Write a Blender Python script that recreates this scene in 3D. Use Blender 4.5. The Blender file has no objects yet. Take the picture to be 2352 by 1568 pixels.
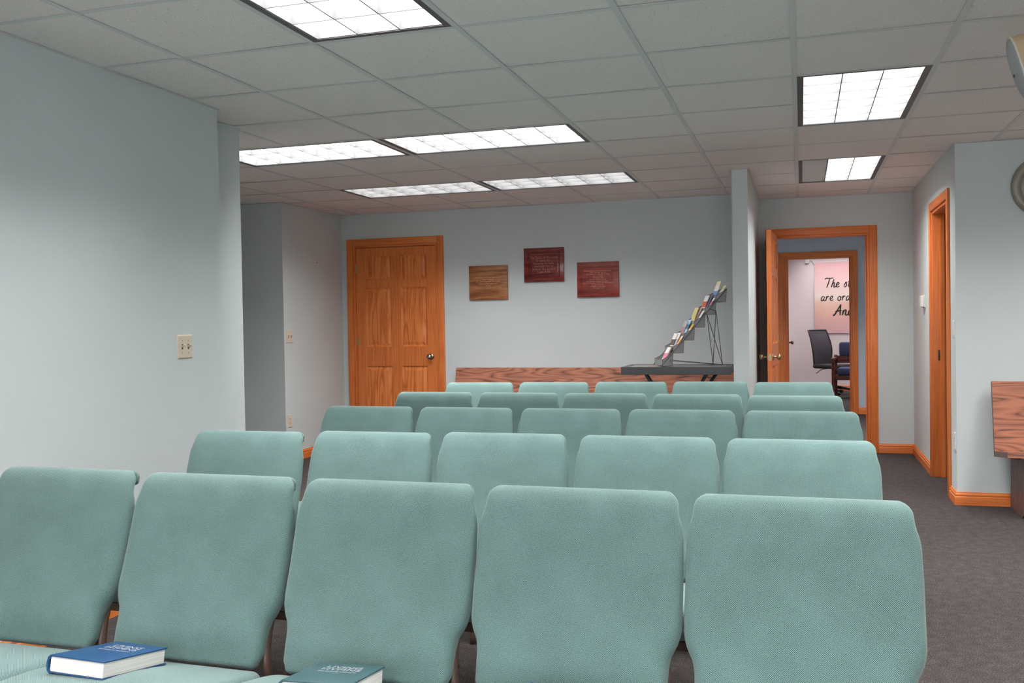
import bpy, bmesh, math, random
from mathutils import Vector, Matrix
random.seed(7)
scene = bpy.context.scene
COL = scene.collection
PI = math.pi
CEIL = 2.374
P = 0.6096                 # ceiling grid module
GX, GY = -0.021, 2.749     # one grid crossing

# ------------------------------------------------------------------ helpers
class MB:
    """collects geometry, then links it as ONE mesh object"""
    def __init__(s):
        s.v = []; s.f = []; s.uv = []; s.mi = []
    def add(s, vs, fs, uvs=None, mi=0):
        b = len(s.v)
        s.v += [tuple(p) for p in vs]
        for k, f in enumerate(fs):
            s.f.append(tuple(b + i for i in f))
            s.uv.append(uvs[k] if uvs else None)
            s.mi.append(mi)
        return s
    def box(s, a, b, mi=0, M=None):
        x0, y0, z0 = a; x1, y1, z1 = b
        vs = [(x0,y0,z0),(x1,y0,z0),(x1,y1,z0),(x0,y1,z0),(x0,y0,z1),(x1,y0,z1),(x1,y1,z1),(x0,y1,z1)]
        if M: vs = [M @ Vector(p) for p in vs]
        return s.add(vs, [(0,3,2,1),(4,5,6,7),(0,1,5,4),(1,2,6,5),(2,3,7,6),(3,0,4,7)], mi=mi)
    def bbox(s, a, b, r=0.003, mi=0, M=None):
        """box with chamfered edges"""
        bm = bmesh.new()
        bmesh.ops.create_cube(bm, size=1)
        for v in bm.verts:
            v.co = Vector([(a[i]+b[i])/2 + v.co[i]*(b[i]-a[i]) for i in range(3)])
        bmesh.ops.bevel(bm, geom=list(bm.edges), offset=r, segments=2, profile=0.5, affect='EDGES')
        if M: bmesh.ops.transform(bm, matrix=M, verts=bm.verts)
        bm.verts.index_update()
        s.add([v.co[:] for v in bm.verts], [[v.index for v in f.verts] for f in bm.faces], mi=mi)
        bm.free(); return s
    def tube(s, path, r, n=10, mi=0, cap=True, ry=None, up0=None):
        pts = [Vector(p) for p in path]; k = len(pts)
        vs = []; up = Vector(up0) if up0 else None
        for i, p in enumerate(pts):
            t = (pts[min(i+1,k-1)] - pts[max(i-1,0)]).normalized()
            if up is None:
                up = Vector((0,0,1)) if abs(t.z) < 0.9 else Vector((0,1,0))
            a = t.cross(up).normalized(); up = a.cross(t).normalized()
            rr = r[i] if isinstance(r, (list,tuple)) else r
            r2 = ry if ry else rr
            for j in range(n):
                q = 2*PI*j/n
                vs.append(p + a*math.cos(q)*rr + up*math.sin(q)*r2)
        fs = [(i*n+j, i*n+(j+1)%n, (i+1)*n+(j+1)%n, (i+1)*n+j) for i in range(k-1) for j in range(n)]
        if cap:
            fs.append(tuple(range(n-1,-1,-1))); fs.append(tuple((k-1)*n+j for j in range(n)))
        return s.add(vs, fs, mi=mi)
    def lathe(s, prof, n=24, M=None, mi=0):
        """prof: (radius, height) along local z"""
        k = len(prof); vs = []
        for r, h in prof:
            for j in range(n):
                q = 2*PI*j/n; p = Vector((r*math.cos(q), r*math.sin(q), h))
                vs.append(M @ p if M else p)
        fs = [(i*n+j, i*n+(j+1)%n, (i+1)*n+(j+1)%n, (i+1)*n+j) for i in range(k-1) for j in range(n)]
        fs.append(tuple(range(n-1,-1,-1))); fs.append(tuple((k-1)*n+j for j in range(n)))
        return s.add(vs, fs, mi=mi)
    def prism(s, poly, a, b, M=None, mi=0):
        """poly in 2D, extruded: local (p.x, p.y, a..b), transformed by M"""
        n = len(poly)
        vs = [(p[0],p[1],a) for p in poly] + [(p[0],p[1],b) for p in poly]
        if M: vs = [M @ Vector(p) for p in vs]
        fs = [tuple(range(n-1,-1,-1)), tuple(range(n,2*n))] + [(i,(i+1)%n,n+(i+1)%n,n+i) for i in range(n)]
        return s.add(vs, fs, mi=mi)
    def sweep(s, loops, uvs=None, mi=0, caps=True):
        n = len(loops[0]); k = len(loops)
        vs = [p for L in loops for p in L]; fs = []; uv = []
        for i in range(k-1):
            for j in range(n):
                fs.append((i*n+j, i*n+(j+1)%n, (i+1)*n+(j+1)%n, (i+1)*n+j))
                if uvs:
                    j2 = j+1
                    q = [uvs[i][j], uvs[i][j2], uvs[i+1][j2], uvs[i+1][j]]
                    if j >= n//2:      # second half is measured back from the start of the loop
                        t0, t1 = uvs[i][n][0], uvs[i+1][n][0]
                        q = [(q[0][0]-t0,q[0][1]), (q[1][0]-t0,q[1][1]), (q[2][0]-t1,q[2][1]), (q[3][0]-t1,q[3][1])]
                    uv.append(q)
        if caps:
            fs.append(tuple(range(n-1,-1,-1))); fs.append(tuple((k-1)*n+j for j in range(n)))
            if uvs:
                uv.append([uvs[0][j] for j in range(n-1,-1,-1)]); uv.append([uvs[k-1][j] for j in range(n)])
        return s.add(vs, fs, uv if uvs else None, mi)
    def build(s, name, mats, parent=None, smooth=False, angle=None, loc=None):
        me = bpy.data.meshes.new(name)
        me.from_pydata(s.v, [], s.f)
        if any(u is not None for u in s.uv):
            ul = me.uv_layers.new(name='UVMap')
            for p, u in zip(me.polygons, s.uv):
                if u is None: continue
                for li, c in zip(p.loop_indices, u): ul.data[li].uv = c
        for p, m in zip(me.polygons, s.mi):
            p.material_index = m
        bm = bmesh.new(); bm.from_mesh(me)
        bmesh.ops.recalc_face_normals(bm, faces=bm.faces)
        if angle is not None:
            for f in bm.faces: f.smooth = True
            for e in bm.edges:
                if len(e.link_faces) != 2 or e.calc_face_angle(0) > angle: e.smooth = False
        elif smooth:
            for f in bm.faces: f.smooth = True
        bm.to_mesh(me); bm.free()
        o = bpy.data.objects.new(name, me)
        for m in (mats if isinstance(mats, (list,tuple)) else [mats]): me.materials.append(m)
        COL.objects.link(o)
        if loc is not None:
            o.location = loc
        if parent: o.parent = parent
        return o

def tag(o, label=None, cat=None, group=None, kind=None):
    if label: o['label'] = label
    if cat: o['category'] = cat
    if group: o['group'] = group
    if kind: o['kind'] = kind
    return o
def empty(name, loc=(0,0,0), rz=0, label=None, cat=None, group=None, kind=None, rot=None):
    o = bpy.data.objects.new(name, None); COL.objects.link(o)
    o.empty_display_size = 0.1
    o.location = loc; o.rotation_euler = rot if rot else (0,0,rz)
    return tag(o, label, cat, group, kind)
def dup(root, loc=None, rz=None, label=None, group=None):
    r = root.copy(); COL.objects.link(r)
    if loc is not None: r.location = loc
    if rz is not None: r.rotation_euler = (0,0,rz)
    if label: r['label'] = label
    if group: r['group'] = group
    for ch in list(root.children):
        c = ch.copy(); COL.objects.link(c); c.parent = r
        for g in list(ch.children):
            d = g.copy(); COL.objects.link(d); d.parent = c
    return r
def interp(x, tab):
    if x <= tab[0][0]: return tab[0][1]
    for (a, b), (c, d) in zip(tab, tab[1:]):
        if x <= c: return b + (d-b)*(x-a)/(c-a)
    return tab[-1][1]
def catmull(pts, m=8):
    pts = [Vector(p) for p in pts]; out = []
    for i in range(len(pts)-1):
        p0 = pts[max(i-1,0)]; p1 = pts[i]; p2 = pts[i+1]; p3 = pts[min(i+2,len(pts)-1)]
        for k in range(m):
            t = k/m
            out.append(0.5*((2*p1)+(p2-p0)*t+(2*p0-5*p1+4*p2-p3)*t*t+(3*p1-p0-3*p2+p3)*t**3))
    out.append(pts[-1]); return out
def text_mesh(txt, size, M, name, mat, parent, extrude=0.0006, align='CENTER', space=1.0, bold=0.0):
    cu = bpy.data.curves.new(name, 'FONT'); cu.body = txt; cu.size = size
    cu.align_x = align; cu.align_y = 'CENTER'; cu.extrude = extrude; cu.space_line = space; cu.offset = bold
    cu.resolution_u = 3
    t = bpy.data.objects.new('tmp_text', cu); COL.objects.link(t)
    dg = bpy.context.evaluated_depsgraph_get(); dg.update()
    me = bpy.data.meshes.new_from_object(t.evaluated_get(dg))
    bpy.data.objects.remove(t); bpy.data.curves.remove(cu)
    me.transform(M); me.name = name
    me.materials.clear(); me.materials.append(mat)
    o = bpy.data.objects.new(name, me); COL.objects.link(o)
    if parent: o.parent = parent
    return o

# ------------------------------------------------------------------ materials
def lin(r, g, b):
    f = lambda c: (c/255/12.92) if c/255 <= 0.04045 else ((c/255+0.055)/1.055)**2.4
    return (f(r), f(g), f(b), 1)
def newmat(name):
    m = bpy.data.materials.new(name); m.use_nodes = True
    nt = m.node_tree; b = nt.nodes['Principled BSDF']
    return m, nt, b
def N(nt, t, **kw):
    n = nt.nodes.new(t)
    for k, v in kw.items():
        if hasattr(n, k): setattr(n, k, v)
        else: n.inputs[k].default_value = v
    return n
def L(nt, a, b): nt.links.new(a, b)
def ramp(nt, stops):
    r = nt.nodes.new('ShaderNodeValToRGB'); e = r.color_ramp.elements
    while len(e) > 1: e.remove(e[-1])
    e[0].position = stops[0][0]; e[0].color = stops[0][1]
    for p, c in stops[1:]:
        x = e.new(p); x.color = c
    return r
def plain(name, col, rough=0.5, metal=0.0, spec=0.5, noise=0.06, nscale=40, bump=0.0):
    m, nt, b = newmat(name)
    b.inputs['Roughness'].default_value = rough; b.inputs['Metallic'].default_value = metal
    b.inputs['Specular IOR Level'].default_value = spec
    tc = N(nt, 'ShaderNodeTexCoord'); nz = N(nt, 'ShaderNodeTexNoise')
    nz.inputs['Scale'].default_value = nscale; nz.inputs['Detail'].default_value = 3
    L(nt, tc.outputs['Object'], nz.inputs['Vector'])
    lo = tuple(c*(1-noise) for c in col[:3]) + (1,); hi = tuple(min(1,c*(1+noise)) for c in col[:3]) + (1,)
    r = ramp(nt, [(0.3, lo), (0.7, hi)])
    L(nt, nz.outputs['Fac'], r.inputs['Fac']); L(nt, r.outputs['Color'], b.inputs['Base Color'])
    if bump:
        bp = N(nt, 'ShaderNodeBump'); bp.inputs['Strength'].default_value = bump; bp.inputs['Distance'].default_value = 0.002
        L(nt, nz.outputs['Fac'], bp.inputs['Height']); L(nt, bp.outputs['Normal'], b.inputs['Normal'])
    return m
def wood(name, light, mid, dark, axis, scale=9.0, stretch=0.07, rough=0.38, cath=0.5, spec=0.4, contrast=(0.35,0.5,0.62), rings=9.0):
    m, nt, b = newmat(name)
    b.inputs['Roughness'].default_value = rough; b.inputs['Specular IOR Level'].default_value = spec
    tc = N(nt, 'ShaderNodeTexCoord'); mp = N(nt, 'ShaderNodeMapping')
    sc = [1,1,1]; sc['XYZ'.index(axis)] = stretch
    mp.inputs['Scale'].default_value = sc
    L(nt, tc.outputs['Object'], mp.inputs['Vector'])
    # slow warp, then rings -> cathedral grain
    n1 = N(nt, 'ShaderNodeTexNoise'); n1.inputs['Scale'].default_value = scale*0.55; n1.inputs['Detail'].default_value = 2
    L(nt, mp.outputs['Vector'], n1.inputs['Vector'])
    mul = N(nt, 'ShaderNodeMath', operation='MULTIPLY'); mul.inputs[1].default_value = rings
    L(nt, n1.outputs['Fac'], mul.inputs[0])
    fr = N(nt, 'ShaderNodeMath', operation='FRACT'); L(nt, mul.outputs[0], fr.inputs[0])
    pp = N(nt, 'ShaderNodeMath', operation='PINGPONG'); pp.inputs[1].default_value = 0.5; L(nt, fr.outputs[0], pp.inputs[0])
    n2 = N(nt, 'ShaderNodeTexNoise'); n2.inputs['Scale'].default_value = scale*9; n2.inputs['Detail'].default_value = 6
    n2.inputs['Roughness'].default_value = 0.65
    mp2 = N(nt, 'ShaderNodeMapping'); sc2 = [1,1,1]; sc2['XYZ'.index(axis)] = stretch*0.35
    mp2.inputs['Scale'].default_value = sc2; L(nt, tc.outputs['Object'], mp2.inputs['Vector'])
    L(nt, mp2.outputs['Vector'], n2.inputs['Vector'])
    mx = N(nt, 'ShaderNodeMath', operation='MULTIPLY_ADD'); mx.inputs[1].default_value = cath
    L(nt, pp.outputs[0], mx.inputs[0])
    m3 = N(nt, 'ShaderNodeMath', operation='MULTIPLY'); m3.inputs[1].default_value = 1 - cath*0.5
    L(nt, n2.outputs['Fac'], m3.inputs[0]); L(nt, m3.outputs[0], mx.inputs[2])
    r = ramp(nt, [(contrast[0], dark), (contrast[1], mid), (contrast[2], light)])
    L(nt, mx.outputs[0], r.inputs['Fac']); L(nt, r.outputs['Color'], b.inputs['Base Color'])
    bp = N(nt, 'ShaderNodeBump'); bp.inputs['Strength'].default_value = 0.08; bp.inputs['Distance'].default_value = 0.001
    L(nt, mx.outputs[0], bp.inputs['Height']); L(nt, bp.outputs['Normal'], b.inputs['Normal'])
    return m

def wall_paint(name, col):
    m, nt, b = newmat(name)
    b.inputs['Roughness'].default_value = 0.75; b.inputs['Specular IOR Level'].default_value = 0.25
    tc = N(nt, 'ShaderNodeTexCoord')
    a = N(nt, 'ShaderNodeTexNoise'); a.inputs['Scale'].default_value = 1.1; a.inputs['Detail'].default_value = 2
    L(nt, tc.outputs['Object'], a.inputs['Vector'])
    r = ramp(nt, [(0.3, tuple(c*0.97 for c in col[:3])+(1,)), (0.7, tuple(c*1.03 for c in col[:3])+(1,))])
    L(nt, a.outputs['Fac'], r.inputs['Fac']); L(nt, r.outputs['Color'], b.inputs['Base Color'])
    v = N(nt, 'ShaderNodeTexNoise'); v.inputs['Scale'].default_value = 190; v.inputs['Detail'].default_value = 3
    L(nt, tc.outputs['Object'], v.inputs['Vector'])
    bp = N(nt, 'ShaderNodeBump'); bp.inputs['Strength'].default_value = 0.16; bp.inputs['Distance'].default_value = 0.002
    L(nt, v.outputs['Fac'], bp.inputs['Height']); L(nt, bp.outputs['Normal'], b.inputs['Normal'])
    return m
def carpet_mat():
    m, nt, b = newmat('carpet_pile')
    b.inputs['Roughness'].default_value = 0.95; b.inputs['Specular IOR Level'].default_value = 0.1
    tc = N(nt, 'ShaderNodeTexCoord')
    a = N(nt, 'ShaderNodeTexNoise'); a.inputs['Scale'].default_value = 230; a.inputs['Detail'].default_value = 4; a.inputs['Roughness'].default_value = 0.7
    c = N(nt, 'ShaderNodeTexNoise'); c.inputs['Scale'].default_value = 22; c.inputs['Detail'].default_value = 3
    L(nt, tc.outputs['Object'], a.inputs['Vector']); L(nt, tc.outputs['Object'], c.inputs['Vector'])
    ad = N(nt, 'ShaderNodeMath', operation='MULTIPLY_ADD'); ad.inputs[1].default_value = 0.15
    L(nt, c.outputs['Fac'], ad.inputs[0]); L(nt, a.outputs['Fac'], ad.inputs[2])
    r = ramp(nt, [(0.42, lin(36,33,33)), (0.575, lin(64,59,58)), (0.73, lin(104,97,96))])
    L(nt, ad.outputs[0], r.inputs['Fac']); L(nt, r.outputs['Color'], b.inputs['Base Color'])
    bp = N(nt, 'ShaderNodeBump'); bp.inputs['Strength'].default_value = 0.18; bp.inputs['Distance'].default_value = 0.003
    L(nt, a.outputs['Fac'], bp.inputs['Height']); L(nt, bp.outputs['Normal'], b.inputs['Normal'])
    return m
def tile_mat():
    m, nt, b = newmat('acoustic_tile')
    b.inputs['Roughness'].default_value = 0.9; b.inputs['Specular IOR Level'].default_value = 0.1
    tc = N(nt, 'ShaderNodeTexCoord')
    v = N(nt, 'ShaderNodeTexNoise'); v.inputs['Scale'].default_value = 165; v.inputs['Detail'].default_value = 2.5; v.inputs['Roughness'].default_value = 0.6
    L(nt, tc.outputs['Object'], v.inputs['Vector'])
    a = N(nt, 'ShaderNodeTexNoise'); a.inputs['Scale'].default_value = 260; a.inputs['Detail'].default_value = 2
    L(nt, tc.outputs['Object'], a.inputs['Vector'])
    base = ramp(nt, [(0.35, lin(240,232,229)), (0.65, lin(250,243,240))])
    L(nt, a.outputs['Fac'], base.inputs['Fac'])
    hole = ramp(nt, [(0.30, (1,1,1,1)), (0.335, (0,0,0,1))])
    L(nt, v.outputs['Fac'], hole.inputs['Fac'])
    mx = N(nt, 'ShaderNodeMix', data_type='RGBA'); mx.inputs[7].default_value = lin(120,120,118)
    L(nt, hole.outputs['Color'], mx.inputs[0]); L(nt, base.outputs['Color'], mx.inputs[6])
    L(nt, mx.outputs[2], b.inputs['Base Color'])
    bp = N(nt, 'ShaderNodeBump'); bp.inputs['Strength'].default_value = 0.25; bp.inputs['Distance'].default_value = 0.002
    L(nt, a.outputs['Fac'], bp.inputs['Height']); L(nt, bp.outputs['Normal'], b.inputs['Normal'])
    return m
def fabric_mat(name, hi, lo, pitch=0.0042):
    m, nt, b = newmat(name)
    b.inputs['Roughness'].default_value = 0.9; b.inputs['Specular IOR Level'].default_value = 0.15
    b.inputs['Sheen Weight'].default_value = 0.25; b.inputs['Sheen Roughness'].default_value = 0.5
    uv = N(nt, 'ShaderNodeUVMap'); uv.uv_map = 'UVMap'
    # slight thread irregularity
    n0 = N(nt, 'ShaderNodeTexNoise'); n0.inputs['Scale'].default_value = 160; n0.inputs['Detail'].default_value = 2
    L(nt, uv.outputs['UV'], n0.inputs['Vector'])
    off = N(nt, 'ShaderNodeVectorMath', operation='MULTIPLY_ADD'); off.inputs[1].default_value = (0.0022,0.0022,0)
    L(nt, n0.outputs['Color'], off.inputs[0]); L(nt, uv.outputs['UV'], off.inputs[2])
    sp = N(nt, 'ShaderNodeSeparateXYZ'); L(nt, off.outputs[0], sp.inputs[0])
    k = 2*PI/pitch; s = []
    for ax in ('X','Y'):
        mu = N(nt, 'ShaderNodeMath', operation='MULTIPLY'); mu.inputs[1].default_value = k
        L(nt, sp.outputs[ax], mu.inputs[0])
        si = N(nt, 'ShaderNodeMath', operation='SINE'); L(nt, mu.outputs[0], si.inputs[0]); s.append(si)
    pr = N(nt, 'ShaderNodeMath', operation='MULTIPLY'); L(nt, s[0].outputs[0], pr.inputs[0]); L(nt, s[1].outputs[0], pr.inputs[1])
    h = N(nt, 'ShaderNodeMath', operation='MULTIPLY_ADD'); h.inputs[1].default_value = 0.5; h.inputs[2].default_value = 0.5
    L(nt, pr.outputs[0], h.inputs[0])
    big = N(nt, 'ShaderNodeTexNoise'); big.inputs['Scale'].default_value = 7; big.inputs['Detail'].default_value = 3
    L(nt, uv.outputs['UV'], big.inputs['Vector'])
    fine = N(nt, 'ShaderNodeTexNoise'); fine.inputs['Scale'].default_value = 420; fine.inputs['Detail'].default_value = 1
    L(nt, uv.outputs['UV'], fine.inputs['Vector'])
    a1 = N(nt, 'ShaderNodeMath', operation='MULTIPLY_ADD'); a1.inputs[1].default_value = 0.42
    L(nt, fine.outputs['Fac'], a1.inputs[0]); L(nt, h.outputs[0], a1.inputs[2])
    a2 = N(nt, 'ShaderNodeMath', operation='MULTIPLY_ADD'); a2.inputs[1].default_value = 0.3
    L(nt, big.outputs['Fac'], a2.inputs[0]); L(nt, a1.outputs[0], a2.inputs[2])
    r = ramp(nt, [(0.42, lo), (1.0, hi)])
    L(nt, a2.outputs[0], r.inputs['Fac']); L(nt, r.outputs['Color'], b.inputs['Base Color'])
    bp = N(nt, 'ShaderNodeBump'); bp.inputs['Strength'].default_value = 0.35; bp.inputs['Distance'].default_value = 0.0015
    L(nt, h.outputs[0], bp.inputs['Height']); L(nt, bp.outputs['Normal'], b.inputs['Normal'])
    return m
def lamp_mat(name, strength):
    m = bpy.data.materials.new(name); m.use_nodes = True; nt = m.node_tree
    nt.nodes.clear()
    out = N(nt, 'ShaderNodeOutputMaterial'); em = N(nt, 'ShaderNodeEmission')
    em.inputs['Color'].default_value = (1.0,0.985,0.965,1); em.inputs['Strength'].default_value = strength
    L(nt, em.outputs[0], out.inputs['Surface'])
    return m
def mesh_sheet(name, col):
    """perforated sheet metal"""
    m, nt, b = newmat(name)
    b.inputs['Base Color'].default_value = col; b.inputs['Roughness'].default_value = 0.5
    tc = N(nt, 'ShaderNodeTexCoord'); v = N(nt, 'ShaderNodeTexVoronoi'); v.inputs['Scale'].default_value = 520
    L(nt, tc.outputs['Object'], v.inputs['Vector'])
    r = ramp(nt, [(0.42, (0,0,0,1)), (0.48, (1,1,1,1))]); L(nt, v.outputs['Distance'], r.inputs['Fac'])
    L(nt, r.outputs['Color'], b.inputs['Alpha'])
    return m

M = {}
LOUV = 0.105
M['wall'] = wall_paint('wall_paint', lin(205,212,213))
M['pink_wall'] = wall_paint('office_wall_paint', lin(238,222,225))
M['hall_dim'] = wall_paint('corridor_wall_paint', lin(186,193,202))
M['carpet'] = carpet_mat()
M['tile'] = tile_mat()
M['grid'] = plain('grid_enamel', lin(222,223,222), 0.6, noise=0.02)
M['fixture'] = plain('fixture_metal', lin(92,94,100), 0.45, noise=0.05)
M['lens'] = lamp_mat('lamp_glow', 30.5)
M['lens_back'] = lamp_mat('lamp_glow_weaker', 18.5)
M['lens_office'] = lamp_mat('lamp_glow_office', 9.6)
M['lens_corridor'] = lamp_mat('lamp_glow_corridor', 28.0)
M['louver'] = plain('louver_metal', (LOUV,LOUV,LOUV*1.01,1), 0.6, noise=0.02, spec=0.2)
M['lens_off'] = plain('lens_unlit', lin(226,230,232), 0.5, noise=0.03)
M['fabric'] = fabric_mat('teal_weave', lin(115,143,140), lin(20,38,38), 0.0037)
M['seat_fabric'] = fabric_mat('teal_weave_seat', lin(120,146,144), lin(50,76,76), 0.0042)
M['brown_metal'] = plain('bronze_frame', lin(88,68,60), 0.4, noise=0.05, spec=0.5)
M['oak'] = wood('oak_vertical', lin(231,138,75), lin(222,123,61), lin(199,100,47), 'Z', 14, 0.06, cath=0.3, contrast=(0.30,0.48,0.70))
M['oak_x'] = wood('oak_along_x', lin(231,138,75), lin(222,123,61), lin(199,100,47), 'X', 14, 0.06, cath=0.3, contrast=(0.30,0.48,0.70))
M['oak_y'] = wood('oak_along_y', lin(231,138,75), lin(222,123,61), lin(199,100,47), 'Y', 14, 0.06, cath=0.3, contrast=(0.30,0.48,0.70))
M['oak_panel'] = wood('oak_panel', lin(240,148,82), lin(230,130,64), lin(200,100,44), 'Z', 11, 0.10, cath=0.55, contrast=(0.32,0.48,0.68))
M['pew'] = wood('pew_oak', lin(182,118,92), lin(154,97,75), lin(96,66,57), 'X', 10, 0.12, cath=0.75, rough=0.5, contrast=(0.30,0.40,0.66), rings=21)
M['pew_end'] = wood('pew_end_grain', lin(120,88,80), lin(104,76,72), lin(80,60,58), 'Z', 12, 0.3, cath=0.3, rough=0.5)
M['brass'] = plain('satin_brass', lin(176,160,128), 0.3, metal=0.9, noise=0.03)
M['nickel'] = plain('aged_nickel', lin(150,146,136), 0.25, metal=1.0, noise=0.03)
M['hinge'] = plain('hinge_brass', lin(190,160,110), 0.35, metal=0.7, noise=0.03)
M['almond'] = plain('almond_plastic', lin(216,202,184), 0.4, noise=0.02)
M['white_plastic'] = plain('white_plastic', lin(222,222,218), 0.45, noise=0.02)
M['slot'] = plain('slot_dark', lin(70,62,56), 0.6, noise=0.02)
M['screw'] = plain('screw_head', lin(170,158,142), 0.4, noise=0.02)
M['plq_tan'] = wood('plaque_tan', lin(176,120,78), lin(156,98,58), lin(126,76,44), 'X', 8, 0.2, cath=0.4, rough=0.3)
M['plq_wine'] = wood('plaque_wine', lin(140,58,50), lin(118,44,40), lin(90,34,32), 'X', 8, 0.2, cath=0.3, rough=0.22)
M['plq_red'] = wood('plaque_red', lin(160,68,54), lin(140,54,44), lin(108,42,36), 'X', 8, 0.2, cath=0.3, rough=0.3)
M['ltr_tan'] = plain('engraving_tan', lin(206,158,122), 0.6)
M['ltr_wine'] = plain('engraving_wine', lin(190,120,104), 0.6)
M['ltr_red'] = plain('engraving_red', lin(212,140,122), 0.6)
M['blue_cover'] = plain('blue_buckram', lin(20,66,110), 0.42, noise=0.08, nscale=120, bump=0.1)
M['green_cover'] = plain('green_buckram', lin(52,84,90), 0.42, noise=0.06, nscale=120, bump=0.1)
M['gilt'] = plain('gilt_stamp', lin(196,190,196), 0.35, metal=0.4, noise=0.05)
M['dark'] = plain('dark_metal', lin(58,58,60), 0.45, noise=0.04)
M['table_edge'] = plain('charcoal_laminate', lin(66,66,68), 0.35, noise=0.05)
M['table_top'] = plain('mocha_laminate', lin(132,122,116), 0.28, noise=0.06, nscale=15)
M['wire'] = plain('rack_wire', lin(84,86,86), 0.45, noise=0.04)
M['meshpocket'] = mesh_sheet('rack_mesh', lin(150,152,152))
M['clock_rim'] = plain('clock_pewter', lin(150,146,134), 0.4, metal=0.25, noise=0.05)
M['clock_face'] = plain('clock_cream', lin(206,196,170), 0.6, noise=0.03)
M['ink'] = plain('ink', lin(50,46,46), 0.6)
M['beige'] = plain('beige_cabinet', lin(206,180,146), 0.5, noise=0.03)
M['beige_seam'] = plain('beige_seam', lin(150,128,104), 0.5, noise=0.03)
M['grille'] = plain('grey_grille', lin(168,168,170), 0.55, noise=0.10, nscale=500, bump=0.2)
M['chrome_edge'] = plain('pale_trim', lin(226,222,212), 0.35, noise=0.02)
M['office_mesh'] = plain('chair_mesh', lin(62,58,66), 0.6, noise=0.1, nscale=300)
M['office_black'] = plain('chair_black', lin(40,38,42), 0.5)
M['navy'] = plain('navy_upholstery', lin(66,70,104), 0.85, noise=0.12, nscale=200)
M['walnut'] = wood('walnut_frame', lin(118,66,56), lin(96,52,46), lin(70,38,34), 'X', 10, 0.1, rough=0.35)
M['paper'] = plain('page_block', lin(226,220,212), 0.8, noise=0.05, nscale=60)
def pages_mat():
    m, nt, b = newmat('page_edges')
    b.inputs['Roughness'].default_value = 0.85
    tc = N(nt, 'ShaderNodeTexCoord'); mp = N(nt, 'ShaderNodeMapping'); mp.inputs['Scale'].default_value = (3,3,900)
    L(nt, tc.outputs['Object'], mp.inputs['Vector'])
    n = N(nt, 'ShaderNodeTexNoise'); n.inputs['Scale'].default_value = 1.0; n.inputs['Detail'].default_value = 2
    L(nt, mp.outputs['Vector'], n.inputs['Vector'])
    r = ramp(nt, [(0.3, lin(206,198,192)), (0.6, lin(232,226,222))]); L(nt, n.outputs['Fac'], r.inputs['Fac'])
    L(nt, r.outputs['Color'], b.inputs['Base Color']); return m
M['pages'] = pages_mat()
def banner_mat():
    m, nt, b = newmat('sunset_print')
    b.inputs['Roughness'].default_value = 0.75
    tc = N(nt, 'ShaderNodeTexCoord'); sp = N(nt, 'ShaderNodeSeparateXYZ'); L(nt, tc.outputs['Generated'], sp.inputs[0])
    nz = N(nt, 'ShaderNodeTexNoise'); nz.inputs['Scale'].default_value = 3.0; nz.inputs['Detail'].default_value = 2
    L(nt, tc.outputs['Generated'], nz.inputs['Vector'])
    ad = N(nt, 'ShaderNodeMath', operation='MULTIPLY_ADD'); ad.inputs[1].default_value = 0.10
    L(nt, nz.outputs['Fac'], ad.inputs[0]); L(nt, sp.outputs['Z'], ad.inputs[2])
    r = ramp(nt, [(0.06, lin(232,186,190)), (0.22, lin(236,186,184)), (0.34, lin(244,192,176)), (0.46, lin(243,200,184)),
                  (0.56, lin(246,226,216)), (0.70, lin(240,208,205)), (0.9, lin(232,188,190)), (1.0, lin(230,182,186))])
    L(nt, ad.outputs[0], r.inputs['Fac']); L(nt, r.outputs['Color'], b.inputs['Base Color']); return m
M['banner'] = banner_mat()

# ------------------------------------------------------------------ setting: walls, floor, ceiling
def struct(name, mb, mat, label, cat, parent=None, **kw):
    o = mb.build(name, mat, parent, **kw)
    if parent is None: tag(o, label, cat, kind='structure')
    return o
HW, XR, YF = 2.5, 3.9, -3.4
ZT = CEIL + 0.27
m = MB(); m.box((-7.0, YF-0.2, -0.06), (XR+0.2, 17.4, 0.0))
struct('floor', m, M['carpet'], 'grey-brown cut pile carpet running through the room and the doorways', 'floor')

def wall(name, boxes, label, mat='wall'):
    m = MB()
    for a, b in boxes: m.box(a, b)
    return struct(name, m, M[mat], label, 'wall')
wall('wall_left', [((-3.3, YF, 0), (-2.88, 4.2, ZT)), ((-3.3, 4.2, 0), (-3.05, 4.655, ZT))],
     'pale blue-green wall at the left with a stepped end')
wall('wall_alcove_near', [((-5.8, 4.535, 0), (-3.3, 4.655, ZT))], 'near wall of the alcove behind the left wall')
wall('wall_alcove_left', [((-5.9, 4.535, 0), (-5.8, 7.53, ZT))], 'far left wall of the alcove')
wall('wall_alcove_back', [((-5.9, 7.53, 0), (-4.507, 7.65, ZT))], 'shaded blue-grey wall at the back of the alcove')
wall('wall_alcove_side', [((-4.62, 7.65, 0), (-4.507, 8.8, ZT))], 'short pale wall holding a switch and an outlet left of the oak door')
DX0, DX1, DZ = -4.376, -3.456, 2.054
wall('wall_back', [((-4.507, 8.686, 0), (DX0, 8.80, ZT)), ((DX0, 8.686, DZ), (DX1, 8.80, ZT)), ((DX1, 8.686, 0), (-0.493, 8.80, ZT))],
     'pale blue-green back wall with three plaques and an oak door')
wall('wall_partition', [((-0.493, 7.262, 0), (-0.378, 9.30, ZT))], 'end of the partition wall between the back wall and the hallway')
HX0, HX1, HZ = -0.246, 0.597, 2.018
wall('wall_hall_end', [((-0.378, 9.183, 0), (HX0, 9.30, ZT)), ((HX0, 9.183, HZ), (HX1, 9.30, ZT)), ((HX1, 9.183, 0), (0.972, 9.30, ZT))],
     'greenish end wall of the hallway around the open doorway')
SY0, SY1, SZ = 7.05, 7.882, 2.048
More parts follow.
